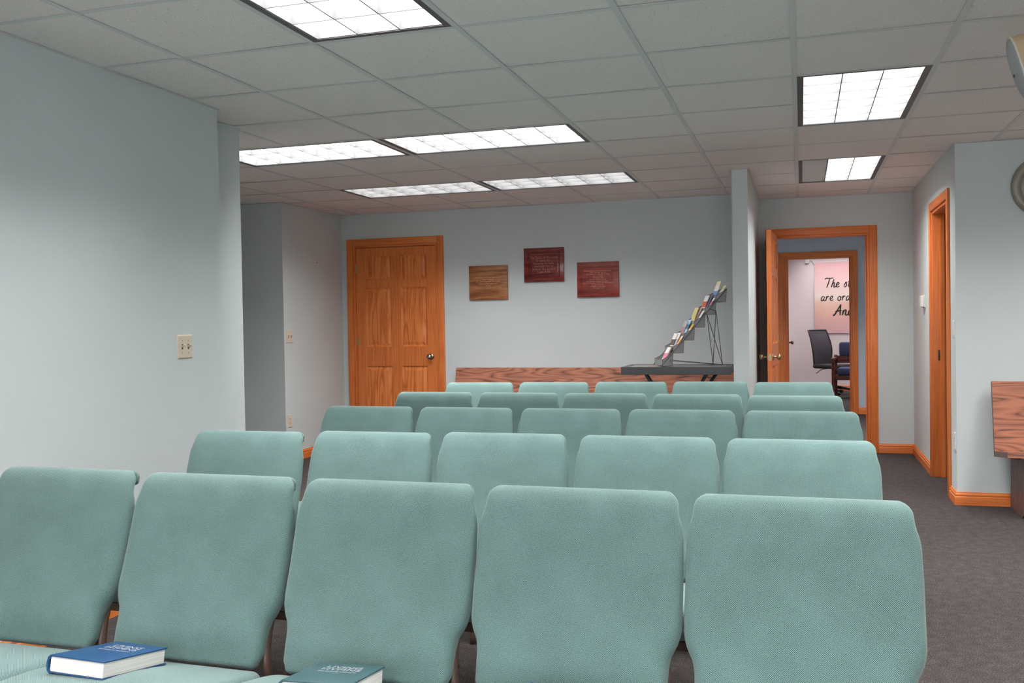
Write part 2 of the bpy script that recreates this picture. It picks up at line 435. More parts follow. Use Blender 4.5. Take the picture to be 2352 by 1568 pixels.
wall('wall_hall_right', [((0.972, 6.746, 0), (1.092, SY0, ZT)), ((0.972, SY0, SZ), (1.092, SY1, ZT)), ((0.972, SY1, 0), (1.092, 9.30, ZT))],
     'right wall of the hallway with the oak side doorway')
wall('wall_right_back', [((1.092, 6.746, 0), (XR, 6.866, ZT))], 'pale wall at the right behind the clock and the wooden pew')
wall('wall_right', [((XR, YF, 0), (XR+0.12, 6.866, ZT))], 'right wall of the room')
WINS = [(-2.1, -0.5), (0.5, 2.1)]
WZ0, WZ1 = 0.95, 2.15
wall('wall_front', [((-3.3, YF-0.12, 0), (XR+0.12, YF, WZ0)), ((-3.3, YF-0.12, WZ1), (XR+0.12, YF, ZT)),
     ((-3.3, YF-0.12, WZ0), (WINS[0][0], YF, WZ1)), ((WINS[0][1], YF-0.12, WZ0), (WINS[1][0], YF, WZ1)), ((WINS[1][1], YF-0.12, WZ0), (XR+0.12, YF, WZ1))],
     'front wall of the room with two daylight windows')
for k_, (a_, b_) in enumerate(WINS):
    wn = empty('window_%d' % (k_+1), ((a_+b_)/2, YF-0.06, WZ0), label='oak framed daylight window in the front wall, %s one' % ('left','right')[k_], cat='window', kind='structure')
    hw = (b_-a_)/2; hh = WZ1-WZ0
    m = MB()
    for p, q in (((-hw,-0.03,0),(-hw+0.05,0.03,hh)), ((hw-0.05,-0.03,0),(hw,0.03,hh)), ((-hw+0.05,-0.03,0),(hw-0.05,0.03,0.05)), ((-hw+0.05,-0.03,hh-0.05),(hw-0.05,0.03,hh)), ((-0.025,-0.03,0.05),(0.025,0.03,hh-0.05))): m.box(p, q)
    m.build('window_frame', M['oak_x'], wn)
    pl = bpy.data.lights.new('daylight_portal', 'AREA'); pl.shape = 'RECTANGLE'; pl.size = b_-a_; pl.size_y = hh; pl.cycles.is_portal = True
    po = bpy.data.objects.new('daylight_portal', pl); COL.objects.link(po); po.parent = wn
    po.location = (0, -0.065, hh/2); po.rotation_euler = (PI/2, 0, PI)   # looks into the room
wall('wall_light_block', [((DX0-0.06, 8.80, 0), (DX1+0.06, 8.88, ZT))], 'unseen block added behind the closed oak door against light leaks')  # unseen block added to keep daylight from leaking around the door
# side room seen through the right doorway
wall('wall_side_room', [((2.6, 6.866, 0), (2.7, 9.4, ZT)), ((1.092, 9.3, 0), (2.7, 9.4, ZT))], 'plain wall of the dim side room')
# corridor and office beyond the open doorway
CY = 12.8; CX0, CX1, CZ = -0.222, 0.625, 2.035
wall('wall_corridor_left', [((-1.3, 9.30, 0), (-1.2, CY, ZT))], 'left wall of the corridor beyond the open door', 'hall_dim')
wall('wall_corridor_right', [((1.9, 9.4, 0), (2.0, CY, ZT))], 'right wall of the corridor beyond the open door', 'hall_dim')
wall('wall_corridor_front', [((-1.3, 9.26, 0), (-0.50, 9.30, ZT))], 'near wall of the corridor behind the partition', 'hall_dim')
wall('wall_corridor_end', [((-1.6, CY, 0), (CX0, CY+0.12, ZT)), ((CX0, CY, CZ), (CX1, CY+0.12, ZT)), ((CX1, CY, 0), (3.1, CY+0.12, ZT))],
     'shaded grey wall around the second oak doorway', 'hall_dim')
OY = 16.9
wall('wall_office_back', [((-1.7, OY, 0), (3.2, OY+0.12, ZT))], 'pinkish white wall behind the sunset banner', 'pink_wall')
wall('wall_office_left', [((-1.7, CY+0.12, 0), (-1.6, OY, ZT))], 'left wall of the office', 'pink_wall')
wall('wall_office_right', [((3.1, CY+0.12, 0), (3.2, OY, ZT))], 'right wall of the office', 'pink_wall')

# ceiling: lay-in tiles and the exposed grid
lights = {}   # (i,j) cells taken by fixtures
def cells(i0, j0, w, d):
    return [(i0+a, j0+b) for a in range(w) for b in range(d)]
FIX = [  # grid cell of the corner with the smallest x and y, width, depth in modules
 ('top', -3, -1, 1, 2), ('right_near', 0, 3, 1, 2), ('right_far', 0, 7, 1, 2),
 ('mid_left', -6, 4, 2, 1), ('mid_right', -4, 4, 2, 1), ('far_left', -6, 7, 2, 1), ('far_right', -4, 7, 2, 1),
 ('b0', -3, -5, 1, 2), ('b1', 0, -1, 1, 2), ('b2', 0, -5, 1, 2), ('b3', 3, -1, 1, 2), ('b4', 3, -5, 1, 2), ('b5', 3, 3, 1, 2),
 ('b6', -3, -9, 1, 2), ('b7', 0, -9, 1, 2), ('b8', 3, -9, 1, 2)]
taken = set()
for f in FIX: taken |= set(cells(*f[1:]))
m = MB()
rnd = random.Random(3)
def inside(x, y):
    if y < 4.655: return -3.1 < x < XR
    if y < 6.8: return -5.8 < x < XR
    if y < 9.25: return -5.8 < x < 1.1
    return False
for i in range(-11, 9):
    for j in range(-12, 14):
        if (i,j) in taken: continue
        x0, y0 = GX+i*P, GY+j*P
        if not (inside(x0+0.05,y0+0.05) or inside(x0+P-0.05,y0+P-0.05) or inside(x0+0.05,y0+P-0.05) or inside(x0+P-0.05,y0+0.05)): continue
        z = [CEIL + 0.0024 + rnd.uniform(-0.0012, 0.0016) for _ in range(4)]
        g = 0.002
        m.add([(x0+g,y0+g,z[0]),(x0+P-g,y0+g,z[1]),(x0+P-g,y0+P-g,z[2]),(x0+g,y0+P-g,z[3]),
               (x0+g,y0+g,z[0]+.016),(x0+P-g,y0+g,z[1]+.016),(x0+P-g,y0+P-g,z[2]+.016),(x0+g,y0+P-g,z[3]+.016)],
              [(0,3,2,1),(4,5,6,7),(0,1,5,4),(1,2,6,5),(2,3,7,6),(3,0,4,7)])
m.box((-7, YF-0.2, CEIL+0.26), (XR+0.2, 9.31, CEIL+0.3))
ceil = struct('ceiling', m, M['tile'], 'suspended ceiling of speckled square acoustic tiles in a metal grid', 'ceiling')
m = MB()
def gridspan_y(x):
    # y-range where a main tee at x is in the room
    if x < -5.8 or x > XR: return None
    y0 = 4.655 if x < -2.89 else YF
    y1 = 7.53 if x < -4.51 else (8.686 if x < -0.45 else (9.183 if x < 0.972 else 6.746))
    return y0, y1
gapx = {}; gapy = {}
for nm_, i0, j0, w_, d_ in FIX:
    if w_ == 2: gapx.setdefault(i0+1, []).append((GY+j0*P+0.012, GY+(j0+1)*P-0.012))
    if d_ == 2: gapy.setdefault(j0+1, []).append((GX+i0*P+0.012, GX+(i0+1)*P-0.012))
def cut(a, b, gaps):
    out = []; p = a
    for g0, g1 in sorted(gaps):
        if g1 <= a or g0 >= b: continue
        out.append((p, g0)); p = g1
    out.append((p, b)); return [q for q in out if q[1]-q[0] > 0.005]
for i in range(-11, 9):
    x = GX + i*P; sp_ = gridspan_y(x)
    if not sp_: continue
    for a, b in cut(sp_[0], sp_[1], gapx.get(i, [])):
        m.box((x-0.012, a, CEIL-0.0008), (x+0.012, b, CEIL+0.0004)); m.box((x-0.001, a, CEIL), (x+0.001, b, CEIL+0.03))
for j in range(-12, 13):
    y = GY + j*P
    if y < YF or y > 9.183: continue
    if y < 4.2: r = [(-2.88, XR)]
    elif y < 4.655: r = [(-3.05, XR)]
    elif y < 6.746: r = [(-5.8, XR)]
    elif y < 7.262: r = [(-5.8, 0.972)]
    elif y < 7.53: r = [(-5.8, -0.493), (-0.378, 0.972)]
    elif y < 8.686: r = [(-4.507, -0.493), (-0.378, 0.972)]
    else: r = [(-0.378, 0.972)]
    for a0, b0 in r:
        for a, b in cut(a0, b0, gapy.get(j, [])):
            m.box((a, y-0.012, CEIL-0.0003), (b, y+0.012, CEIL+0.0005)); m.box((a, y-0.001, CEIL), (b, y+0.001, CEIL+0.03))
# wall angle along the visible walls
for a, b in [((-2.88,YF),(-2.862,4.2)), ((-3.05,4.2),(-3.032,4.655)), ((-4.507,7.53),(-4.489,8.686)), ((-4.507,8.668),(-0.493,8.686)),
             ((-0.378,7.262),(-0.360,9.183)), ((-0.378,9.165),(0.972,9.183)), ((0.954,6.746),(0.972,9.183)), ((0.954,6.728),(XR,6.746)),
             ((-0.511,7.262),(-0.493,8.686)), ((-0.511,7.244),(-0.360,7.262)), ((-5.8,7.512),(-4.507,7.53))]:
    m.box((a[0], a[1], CEIL-0.001), (b[0], b[1], CEIL+0.0005))
m.build('ceiling_grid', M['grid'], ceil)
BEY = [(-1, 19, 2, 1), (1, 12, 2, 1), (0, 18, 1, 2), (-1, 12, 2, 1), (-2, 21, 2, 1), (0, 22, 2, 1), (2, 22, 2, 1), (3, 18, 2, 1), (2, 20, 2, 1)]  # cells of the unseen lights added beyond the hallway
bcell = set()
for f_ in BEY: bcell |= set(cells(*f_))
m = MB()
for i in range(-3, 6):
    for j in range(10, 24):
        if (i, j) in bcell: continue
        m.box((max(-1.62, GX+i*P), max(9.26, GY+j*P), CEIL), (min(3.2, GX+(i+1)*P), min(17.0, GY+(j+1)*P), CEIL+0.05))
m.box((-1.7, 9.3, CEIL+0.14), (3.2, 17.0, CEIL+0.18)); m.box((1.092, 6.866, CEIL), (2.7, 9.4, CEIL+0.05))
struct('ceiling_corridor', m, M['tile'], 'plain ceiling of the corridor and the office beyond the doorway', 'ceiling')

# ------------------------------------------------------------------ ceiling lights
def make_light(name, i0, j0, w, d, label, dark_cols=0, z=CEIL, group='recessed ceiling lights', mat='lens'):
    x0, y0 = GX+i0*P, GY+j0*P; X, Y = w*P, d*P
    root = empty('ceiling_light', (x0+X/2, y0+Y/2, z), label=label, cat='ceiling light', group=group)
    hx, hy = X/2-0.012, Y/2-0.012
    fw = 0.026
    m = MB()
    for a, b in (((-hx,-hy),(hx,-hy+fw)), ((-hx,hy-fw),(hx,hy)), ((-hx,-hy+fw),(-hx+fw,hy-fw)), ((hx-fw,-hy+fw),(hx,hy-fw))):
        m.box((a[0],a[1],0.0005), (b[0],b[1],0.012))
    m.build('light_frame', M['fixture'], root)
    m = MB()
    for a, b in (((-hx,-hy,0.012),(hx,-hy+0.02,0.10)), ((-hx,hy-0.02,0.012),(hx,hy,0.10)), ((-hx,-hy+0.02,0.012),(-hx+0.02,hy-0.02,0.10)), ((hx-0.02,-hy+0.02,0.012),(hx,hy-0.02,0.10)), ((-hx,-hy,0.10),(hx,hy,0.104))): m.box(a, b)
    m.build('light_housing', M['fixture'], root)
    nx, ny = (6,3) if w > d else (3,6)
    lx, ly = hx-fw+0.001, hy-fw+0.001
    cx_, cy_ = 2*lx/nx, 2*ly/ny
    hl = 0.080
    xa = -lx + dark_cols*cx_
    m = MB(); m.add([(xa,-ly,hl+0.004),(lx,-ly,hl+0.004),(lx,ly,hl+0.004),(xa,ly,hl+0.004)], [(0,3,2,1)])
    lamp = m.build('lamp_panel', M[mat], root)
    bm = bmesh.new(); bm.from_mesh(lamp.data)
    for f in bm.faces:
        if f.normal.z > 0: f.normal_flip()
    bm.to_mesh(lamp.data); bm.free()
    m = MB(); t_ = 0.0022
    for a in range(dark_cols, nx+1):
        x = -lx + a*cx_; x = min(max(x, -lx+t_), lx-t_)
        m.box((x-t_,-ly,0.003),(x+t_,ly,hl+0.002))
    for b in range(ny+1):
        y = -ly + b*cy_; y = min(max(y, -ly+t_), ly-t_)
        m.box((xa,y-t_,0.0036),(lx,y+t_,hl+0.0016))
    m.build('louver', M['louver'], root)
    if dark_cols:
        m = MB(); m.bbox((-lx,-ly,0.006),(xa-0.003,ly,0.012),0.002)
        tag(m.build('diffuser', M['lens_off'], root), 'unlit grey end panel')
    return root
LBL = {'top':'square-looking ceiling light cut off by the top edge, nearest to the camera',
 'right_near':'nearer fully lit ceiling light above the aisle at the right',
 'right_far':'farther aisle ceiling light with its left third dark',
 'mid_left':'left light of the nearer pair over the chairs, partly behind the left wall end',
 'mid_right':'right light of the nearer wide pair above the middle of the room',
 'far_left':'left light of the farther wide pair close to the back wall',
 'far_right':'right light of the farther wide pair close to the back wall'}
for nm, i0, j0, w, d in FIX:
    make_light(nm, i0, j0, w, d, LBL.get(nm, 'lit ceiling panel of the same kind nearer the front of the room'), 1 if nm == 'right_far' else 0, mat='lens_back' if nm in ('far_left','far_right') else 'lens')
make_light('office', -1, 19, 2, 1, 'unseen ceiling light added to brighten the office beyond the doorways', z=CEIL-0.001, mat='lens_office')  # the office lights are out of view, added to raise its brightness
make_light('corridor', 1, 12, 2, 1, 'unseen ceiling light added to brighten the corridor beyond the open door', z=CEIL-0.001, mat='lens_corridor')  # both corridor lights are out of view, added to lift its walls
make_light('office', 0, 15+3, 1, 2, 'third unseen ceiling light added to brighten the office beyond the doorways', z=CEIL-0.001, mat='lens_office')
make_light('corridor', -1, 12, 2, 1, 'unseen ceiling light added to brighten the corridor nearer the open door', z=CEIL-0.001, mat='lens_corridor')
for i_, j_ in ((-2,21),(0,22),(2,22),(3,18)): make_light('office', i_, j_, 2, 1, 'further unseen ceiling light added to brighten the office beyond the doorways', z=CEIL-0.001, mat='lens_office')
make_light('office', 2, 20, 2, 1, 'second unseen ceiling light added to brighten the office beyond the doorways', z=CEIL-0.001, mat='lens_office')

# ------------------------------------------------------------------ baseboards
BP = [(0,0),(0.016,0),(0.016,0.052),(0.011,0.058),(0.0135,0.064),(0.0135,0.070),(0.008,0.078),(0.006,0.086),(0,0.086)]
def baseboard(name, p, q, nrm, label, ext0=0, ext1=0, s0=0, s1=0):
    p = Vector((p[0],p[1],0)); q = Vector((q[0],q[1],0)); n = Vector((nrm[0],nrm[1],0)); t = (q-p).normalized()
    m = MB(); k = len(BP)
    vs = [p + n*a + Vector((0,0,b)) - t*a*s0 for a, b in BP] + [q + n*a + Vector((0,0,b)) + t*a*s1 for a, b in BP]
    fs = [tuple(range(k-1,-1,-1)), tuple(range(k,2*k))] + [(i,(i+1)%k,k+(i+1)%k,k+i) for i in range(k)]
    m.add(vs, fs)
    return struct(name, m, M['oak_x'] if abs(t.x) > 0.5 else M['oak_y'], label, 'baseboard')
baseboard('baseboard_left', (-2.88,YF), (-2.88,4.2), (1,0), 'oak baseboard along the left wall')
baseboard('baseboard_left_end', (-3.05,4.2), (-3.05,4.655), (1,0), 'oak baseboard on the stepped end of the left wall')
baseboard('baseboard_alcove_back', (-5.8,7.53), (-4.507,7.53), (0,-1), 'oak baseboard in the alcove')
baseboard('baseboard_alcove_side', (-4.507,7.53), (-4.507,8.686), (1,0), 'oak baseboard below the outlet left of the oak door', s0=1)
baseboard('baseboard_back', (-3.39,8.686), (-0.493,8.686), (0,-1), 'oak baseboard along the back wall', s1=-1)
baseboard('baseboard_partition', (-0.493,7.262), (-0.378,7.262), (0,-1), 'oak baseboard on the partition end', s0=1, s1=1)
baseboard('baseboard_partition_hall', (-0.378,7.262), (-0.378,9.183), (1,0), 'oak baseboard on the hallway side of the partition', s0=1)
baseboard('baseboard_hall_end', (0.668,9.183), (0.972,9.183), (0,-1), 'oak baseboard right of the open doorway', s1=-1)
baseboard('baseboard_hall_right', (0.972,7.953), (0.972,9.183), (-1,0), 'oak baseboard beyond the side doorway', s1=-1)
baseboard('baseboard_hall_corner', (0.972,6.746), (0.972,6.979), (-1,0), 'short oak baseboard between the side doorway and the corner', s0=1)
baseboard('baseboard_right', (0.972,6.746), (XR,6.746), (0,-1), 'oak baseboard of the right wall beside the pew', s0=1)
baseboard('baseboard_corridor', (0.697,CY), (1.9,CY), (0,-1), 'oak baseboard in the corridor')
baseboard('baseboard_office', (-1.6,OY), (3.1,OY), (0,-1), 'oak baseboard under the banner wall')

# ------------------------------------------------------------------ doors and casings
def casing(name, axis, u0, u1, top, face, nrm, depth, label, w=0.070, t=0.018):
    """door trim: two legs, head, and the jamb lining. axis 'x': opening runs along x in a wall facing nrm (+-y)"""
    root = empty(name, (0,0,0), label=label, cat='door frame', kind='structure')
    def tr(u, v, z):   # u along wall, v out of the wall face
        return (u, face + nrm*v, z) if axis == 'x' else (face + nrm*v, u, z)
    def bx(mb, a, b):
        p, q = tr(*a), tr(*b)
        mb.bbox([min(p[i],q[i]) for i in range(3)], [max(p[i],q[i]) for i in range(3)], 0.003)
    mh = M['oak_x'] if axis == 'x' else M['oak_y']
    for a, b in ((u0-w, u0-0.004), (u1+0.004, u1+w)):
        m = MB(); bx(m, (a, 0, 0), (b, t, top+w)); 
        mid = (a+b)/2
        m.build('casing_leg', M['oak'], root, angle=0.5)
    m = MB(); bx(m, (u0-0.004, 0, top+0.004), (u1+0.004, t, top+w)); m.build('casing_head', mh, root, angle=0.5)
    for a, b in ((u0-0.006, u0+0.018), (u1-0.018, u1+0.006)):
        m = MB(); bx(m, (a, 0.004, 0), (b, -depth-0.004, top)); m.build('jamb', M['oak'], root, angle=0.5)
        st = (b, b+0.012) if a < u0 else (a-0.012, a)
        m = MB(); bx(m, (st[0], -depth*0.42, 0), (st[1], -depth*0.42-0.034, top-0.018)); m.build('door_stop', M['oak'], root)
    m = MB(); bx(m, (u0+0.018, 0.004, top-0.018), (u1-0.018, -depth-0.004, top+0.006)); m.build('head_jamb', mh, root, angle=0.5)
    return root
def door_leaf(name, W, H, loc, rz, label, t=0.04):
    """six-panel oak door, local x 0..W along the leaf, y thickness, both faces panelled"""
    root = empty(name, loc, rz, label=label, cat='door', kind='structure')
    sx = [0, 0.106*W/0.914, 0.405*W/0.914, 0.512*W/0.914, 0.806*W/0.914, W]
    zs = [0.0, 0.235, 0.823, 1.017, 1.616, 1.697, 1.937, H]
    m = MB(); h = t/2
    for a, b in ((0,1),(4,5)): m.box((sx[a],-h,0),(sx[b],h,H))
    m.box((sx[1],-h,zs[0]),(sx[4],h,zs[1])); m.box((sx[1],-h,zs[2]),(sx[4],h,zs[3]))
    m.box((sx[1],-h,zs[4]),(sx[4],h,zs[5])); m.box((sx[1],-h,zs[6]),(sx[4],h,zs[7]))
    for a, b in ((1,2),(3,4),(5,6)): m.box((sx[2],-h,zs[a]),(sx[3],h,zs[b]))
    m.build('door_frame', M['oak'], root)
    for xa, xb in ((1,2),(3,4)):
        for a, b in ((1,2),(3,4),(5,6)):
            m = MB(); x0, x1, z0, z1 = sx[xa], sx[xb], zs[a], zs[b]
            for sgn in (-1, 1):
                # sloped moulding, flat recess, raised field
                rings = [(0.0, h), (0.010, h-0.010), (0.016, h-0.012), (0.020,h-0.012), (0.046, h-0.004), (0.05, h-0.004)]
                vs = []; fs = []
                for q, (o_, y) in enumerate(rings):
                    vs += [(x0+o_, sgn*y, z0+o_), (x1-o_, sgn*y, z0+o_), (x1-o_, sgn*y, z1-o_), (x0+o_, sgn*y, z1-o_)]
                    if q:
                        for e in range(4): fs.append(((q-1)*4+e, (q-1)*4+(e+1)%4, q*4+(e+1)%4, q*4+e))
                k = (len(rings)-1)*4; fs.append((k,k+1,k+2,k+3))
                m.add(vs, fs)
            o = m.build('door_panel', M['oak_panel'], root)
    return root
def knob_mesh(mat, parent, x, z, ysign, yface, r=0.027, name='door_knob'):
    m = MB()
    R = Matrix.Translation((x, yface, z)) @ Matrix.Rotation(-ysign*PI/2, 4, 'X')
    m.lathe([(0.0,0.0),(0.031,0.0),(0.031,0.004),(0.026,0.009),(0.012,0.012),(0.010,0.028),(0.014,0.036),(r*0.9,0.042),(r,0.052),(r*0.96,0.062),(r*0.7,0.070),(0.0,0.072)], 24, R)
    return m.build(name, mat, parent, smooth=True)
def hinge(parent, x, y, z, name='hinge', mat=None):
    m = MB(); m.tube([(x,y,z-0.045),(x,y,z+0.045)], 0.0065, 10); m.tube([(x,y,z-0.05),(x,y,z-0.045)],0.004,8); m.tube([(x,y,z+0.045),(x,y,z+0.05)],0.004,8)
    m.box((x-0.004,y,z-0.044),(x+0.026,y+0.002,z+0.044))
    return m.build(name, mat or M['hinge'], parent, angle=0.6)
# back wall door, closed
casing('trim_1', 'x', DX0, DX1, DZ, 8.686, -1, 0.10, 'oak casing around the closed six-panel door')
W1 = DX1-DX0-0.042
d1 = door_leaf('door_1', W1, DZ-0.03, (DX0+0.021, 8.686+0.012+0.02, 0.008), 0, 'closed six-panel oak door in the back wall')
knob_mesh(M['nickel'], d1, W1-0.065, 0.915, -1, -0.02)
for z in (0.22, 1.075, 1.82): hinge(d1, -0.004, -0.024, z)
# hallway doorway and its open leaf
casing('trim_2', 'x', HX0, HX1, HZ, 9.183, -1, 0.117, 'oak casing around the open doorway at the end of the hallway')
d2 = door_leaf('door_2', 0.775, HZ-0.012, (-0.228, 9.158, 0.008), math.radians(-92.6), 'open oak door swung back beside the partition')
for s in (-1, 1): knob_mesh(M['brass'], d2, 0.775-0.065, 0.905, s, s*0.02)
m = MB(); m.box((0.7752,-0.012,0.875),(0.7765,0.012,0.935)); m.tube([(0.776,0,0.905),(0.786,0,0.905)],0.007,10)
m.build('latch_plate', M['brass'], d2)
for z in (0.22, 1.05, 1.80): hinge(d2, -0.008, 0.02, z)
# right-hand doorway
f3 = casing('trim_3', 'y', SY0, SY1, SZ, 0.972, -1, 0.12, 'oak frame of the doorway in the right hallway wall')
m = MB(); m.box((1.006, SY1-0.0195, 0.905), (1.040, SY1-0.0178, 0.985)); m.box((1.014, SY1-0.021, 0.93), (1.03, SY1-0.0190, 0.96), mi=1)
m.build('strike_plate', [M['nickel'], M['slot']], f3)
# office doorway and its leaf
casing('trim_4', 'x', CX0, CX1, CZ, CY, -1, 0.12, 'oak casing around the office doorway beyond the corridor')
d4 = door_leaf('door_3', 0.80, CZ-0.012, (CX0+0.045, CY+0.135, 0.008), math.radians(91.5), 'open oak office door seen edge-on', t=0.036)
for s in (-1, 1): knob_mesh(M['nickel'], d4, 0.735, 0.90, s, s*0.018, 0.028)
for z in (0.25, 1.11, 1.78):
    m = MB(); m.box((-0.012,0.019,z-0.05),(0.004,0.036,z+0.05)); m.build('hinge', M['hinge'], d4)

# ------------------------------------------------------------------ chairs
def rr(w, h, r, nx=12, na=4, crown=0.0):
    """rounded rectangle, starts at the middle of the front (-n side); returns (x, n) list, front is n=-h"""
    r = min(r, h*0.999, w*0.999); pts = []
    def seg(p, q, k):
        for i in range(k): pts.append((p[0]+(q[0]-p[0])*i/k, p[1]+(q[1]-p[1])*i/k))
    def arc(cx, cy, a0, a1):
        for i in range(na): 
            a = a0+(a1-a0)*i/na; pts.append((cx+r*math.cos(a), cy+r*math.sin(a)))
    seg((0,-h), (w-r,-h), nx//2); arc(w-r, -h+r, -PI/2, 0); seg((w,-h+r),(w,h-r),1); arc(w-r,h-r,0,PI/2)
    seg((w-r,h),(-w+r,h), nx); arc(-w+r,h-r,PI/2,PI); seg((-w,h-r),(-w,-h+r),1); arc(-w+r,-h+r,PI,1.5*PI); seg((-w+r,-h),(0,-h), nx//2)
    if crown:
        pts = [(x, n - crown*max(0,1-(x/w)**2) if n < 0 else n) for x, n in pts]
    return pts
def peri(pts):
    out = [0.0]
    for i in range(len(pts)):
        a = pts[i]; b = pts[(i+1)%len(pts)]
        out.append(out[-1] + math.hypot(b[0]-a[0], b[1]-a[1]))
    return out
def make_backrest(parent):
    # front surface, bottom to the end of the rolled top (y, z)
    fs = catmull([(-0.155,0.454,0),(-0.143,0.50,0),(-0.116,0.562,0),(-0.068,0.675,0),(-0.038,0.755,0),(-0.024,0.795,0),(-0.014,0.823,0),
                  (-0.003,0.844,0),(0.012,0.860,0),(0.030,0.8665,0),(0.046,0.8605,0),(0.053,0.846,0),(0.050,0.833,0)], 8)
    fs = [(p.x, p.y) for p in fs]
    wt = [(0.454,0.203),(0.468,0.2100),(0.50,0.2110),(0.53,0.2125),(0.55,0.2165),(0.565,0.2255),(0.58,0.2325),(0.60,0.2368),(0.72,0.2370),(0.78,0.2352),(0.80,0.2325),(0.815,0.2275),(0.83,0.2240),(0.847,0.2225),(0.853,0.2215),(0.858,0.2195),(0.862,0.2165),(0.865,0.2125),(0.8662,0.2085),(0.867,0.2045)]
    ht = [(0.454,0.020),(0.48,0.026),(0.60,0.028),(0.70,0.024),(0.77,0.018),(0.80,0.0145),(0.82,0.0125)]
    loops = []; uvs = []; s = 0; n = len(fs); st = []
    top = max(range(n), key=lambda i: fs[i][1])
    for i, p in enumerate(fs):
        a = fs[max(i-1,0)]; b = fs[min(i+1,n-1)]
        t = Vector((b[0]-a[0], b[1]-a[1])).normalized()
        nr = Vector((t.y, -t.x))
        if i: s += math.hypot(p[0]-fs[i-1][0], p[1]-fs[i-1][1])
        h = interp(p[1], ht) if i < top else 0.0125
        w = interp(p[1], wt) if i <= top else 0.2045 + 0.006*min(1,(i-top)/10)
        st.append(((p[0]+nr.x*h, p[1]+nr.y*h), nr, s, w, h))
    p, nr, s0, w, h = st[0]; t = Vector((-nr.y, nr.x))
    pre = []
    for dd, kh, dw in ((0.014,0.35,0.012),(0.009,0.75,0.004),(0.004,0.95,0.001)):
        pre.append(((p[0]-t.x*dd, p[1]-t.y*dd), nr, s0-dd, w-dw, h*kh))
    p, nr, s1, w, h = st[-1]; t = Vector((-nr.y, nr.x)); post = []
    for dd, kh, dw in ((0.004,0.95,0.0005),(0.008,0.7,0.003),(0.011,0.3,0.008)):
        post.append(((p[0]+t.x*dd, p[1]+t.y*dd), nr, s1+dd, w-dw, h*kh))
    for p, nr, s, w, h in pre + st + post:
        c = rr(w, h, h*0.98, 16, 5, crown=0.004*max(0,min(1,(p[1]-0.46)/0.04,(0.83-p[1])/0.06)))
        loops.append([Vector((x, p[0]+nr.x*k, p[1]+nr.y*k)) for x, k in c])
        q = peri(c); uvs.append([(u, s) for u in q])
    m = MB(); m.sweep(loops, uvs)
    return m.build('backrest', M['fabric'], parent, smooth=True)
def make_seat(parent):
    tab = [(-0.585,0.468,0.020,0.222),(-0.580,0.478,0.034,0.231),(-0.568,0.486,0.044,0.235),(-0.545,0.491,0.049,0.2360),(-0.50,0.492,0.050,0.237),
           (-0.44,0.4885,0.050,0.237),(-0.38,0.482,0.049,0.237),(-0.32,0.4725,0.047,0.2368),(-0.26,0.4615,0.045,0.236),(-0.21,0.4515,0.043,0.2345),
           (-0.18,0.4445,0.040,0.232),(-0.165,0.4405,0.034,0.228),(-0.158,0.436,0.026,0.222),(-0.155,0.429,0.016,0.214)]
    loops = []; uvs = []
    for y, zt, h, w in tab:
        c = rr(w, h, min(h, 0.020), 16, 5)
        zc = zt - h if h > 0.03 else 0.446 if y < -0.3 else 0.412
        pts = []
        for x, k in c:
            z = zc - k + (0.007*min(1,max(0.1,(-0.16-y)/0.14))*max(0,1-(x/w)**2) if k < 0 else 0)
            pts.append(Vector((x, y, z)))
        loops.append(pts); uvs.append([(u, y) for u in peri(c)])
    m = MB(); m.sweep(loops, uvs)
    o = m.build('seat', M['seat_fabric'], parent, smooth=True)
    # welt along the upper side edges
    for s in (-1, 1):
        m = MB(); m.tube(catmull([(s*(w-0.0004), y, zt-0.0165) for y, zt, h, w in tab if -0.57 < y < -0.17], 2), 0.0022, 6)
        m.build('piping', M['seat_fabric'], o, smooth=True)
    return o
def make_chair(label):
    root = empty('stacking_chair', (0,0,0), label=label, cat='chair', group='teal upholstered chairs set in rows')
    make_seat(root); make_backrest(root)
    for s in (-1, 1):
        m = MB(); m.tube(catmull([(s*0.2225,0.10,0.0),(s*0.2225,-0.01,0.20),(s*0.214,-0.105,0.40),(s*0.2045,-0.098,0.49),(s*0.2025,-0.058,0.58),(s*0.19,0.0,0.70)], 6), 0.0095, 10, ry=0.0125)
        m.build('leg', M['brown_metal'], root, smooth=True)
        m = MB(); m.tube(catmull([(s*0.222,-0.565,0.0),(s*0.222,-0.545,0.20),(s*0.214,-0.525,0.38)], 5), 0.0115, 10)
        m.build('leg', M['brown_metal'], root, smooth=True)
    m = MB()
    for s in (-1, 1): m.tube([(s*0.2135,-0.545,0.382),(s*0.2135,-0.13,0.366)], 0.011, 8)
    m.box((-0.213,-0.555,0.366),(0.213,-0.535,0.391)); m.box((-0.213,-0.155,0.352),(0.213,-0.135,0.372))
    m.build('seat_frame', M['brown_metal'], root)
    return root
ROWS = [
 ('front row', [(-1.930,2.072),(-1.444,2.062),(-0.962,2.060),(-0.485,2.062),(-0.0065,2.052)]),
 ('second row', [(-1.938,2.968),(-1.462,3.018),(-0.985,3.055),(-0.490,3.05),(-0.008,3.042)]),
 ('third row', [(-1.944,3.975),(-1.458,3.972),(-0.972,3.98),(-0.491,3.986),(-0.004,3.985)]),
 ('fourth row', [(-1.968,4.857),(-1.475,4.855),(-0.996,4.855),(-0.514,4.835),(-0.035,4.785)]),
 ('back row', [(-1.982,5.672),(-1.501,5.72),(-1.020,5.785),(-0.540,5.833),(-0.050,5.80)])]
COLN = ['leftmost', 'second from the left', 'middle', 'second from the right', 'aisle-end rightmost']
proto = None
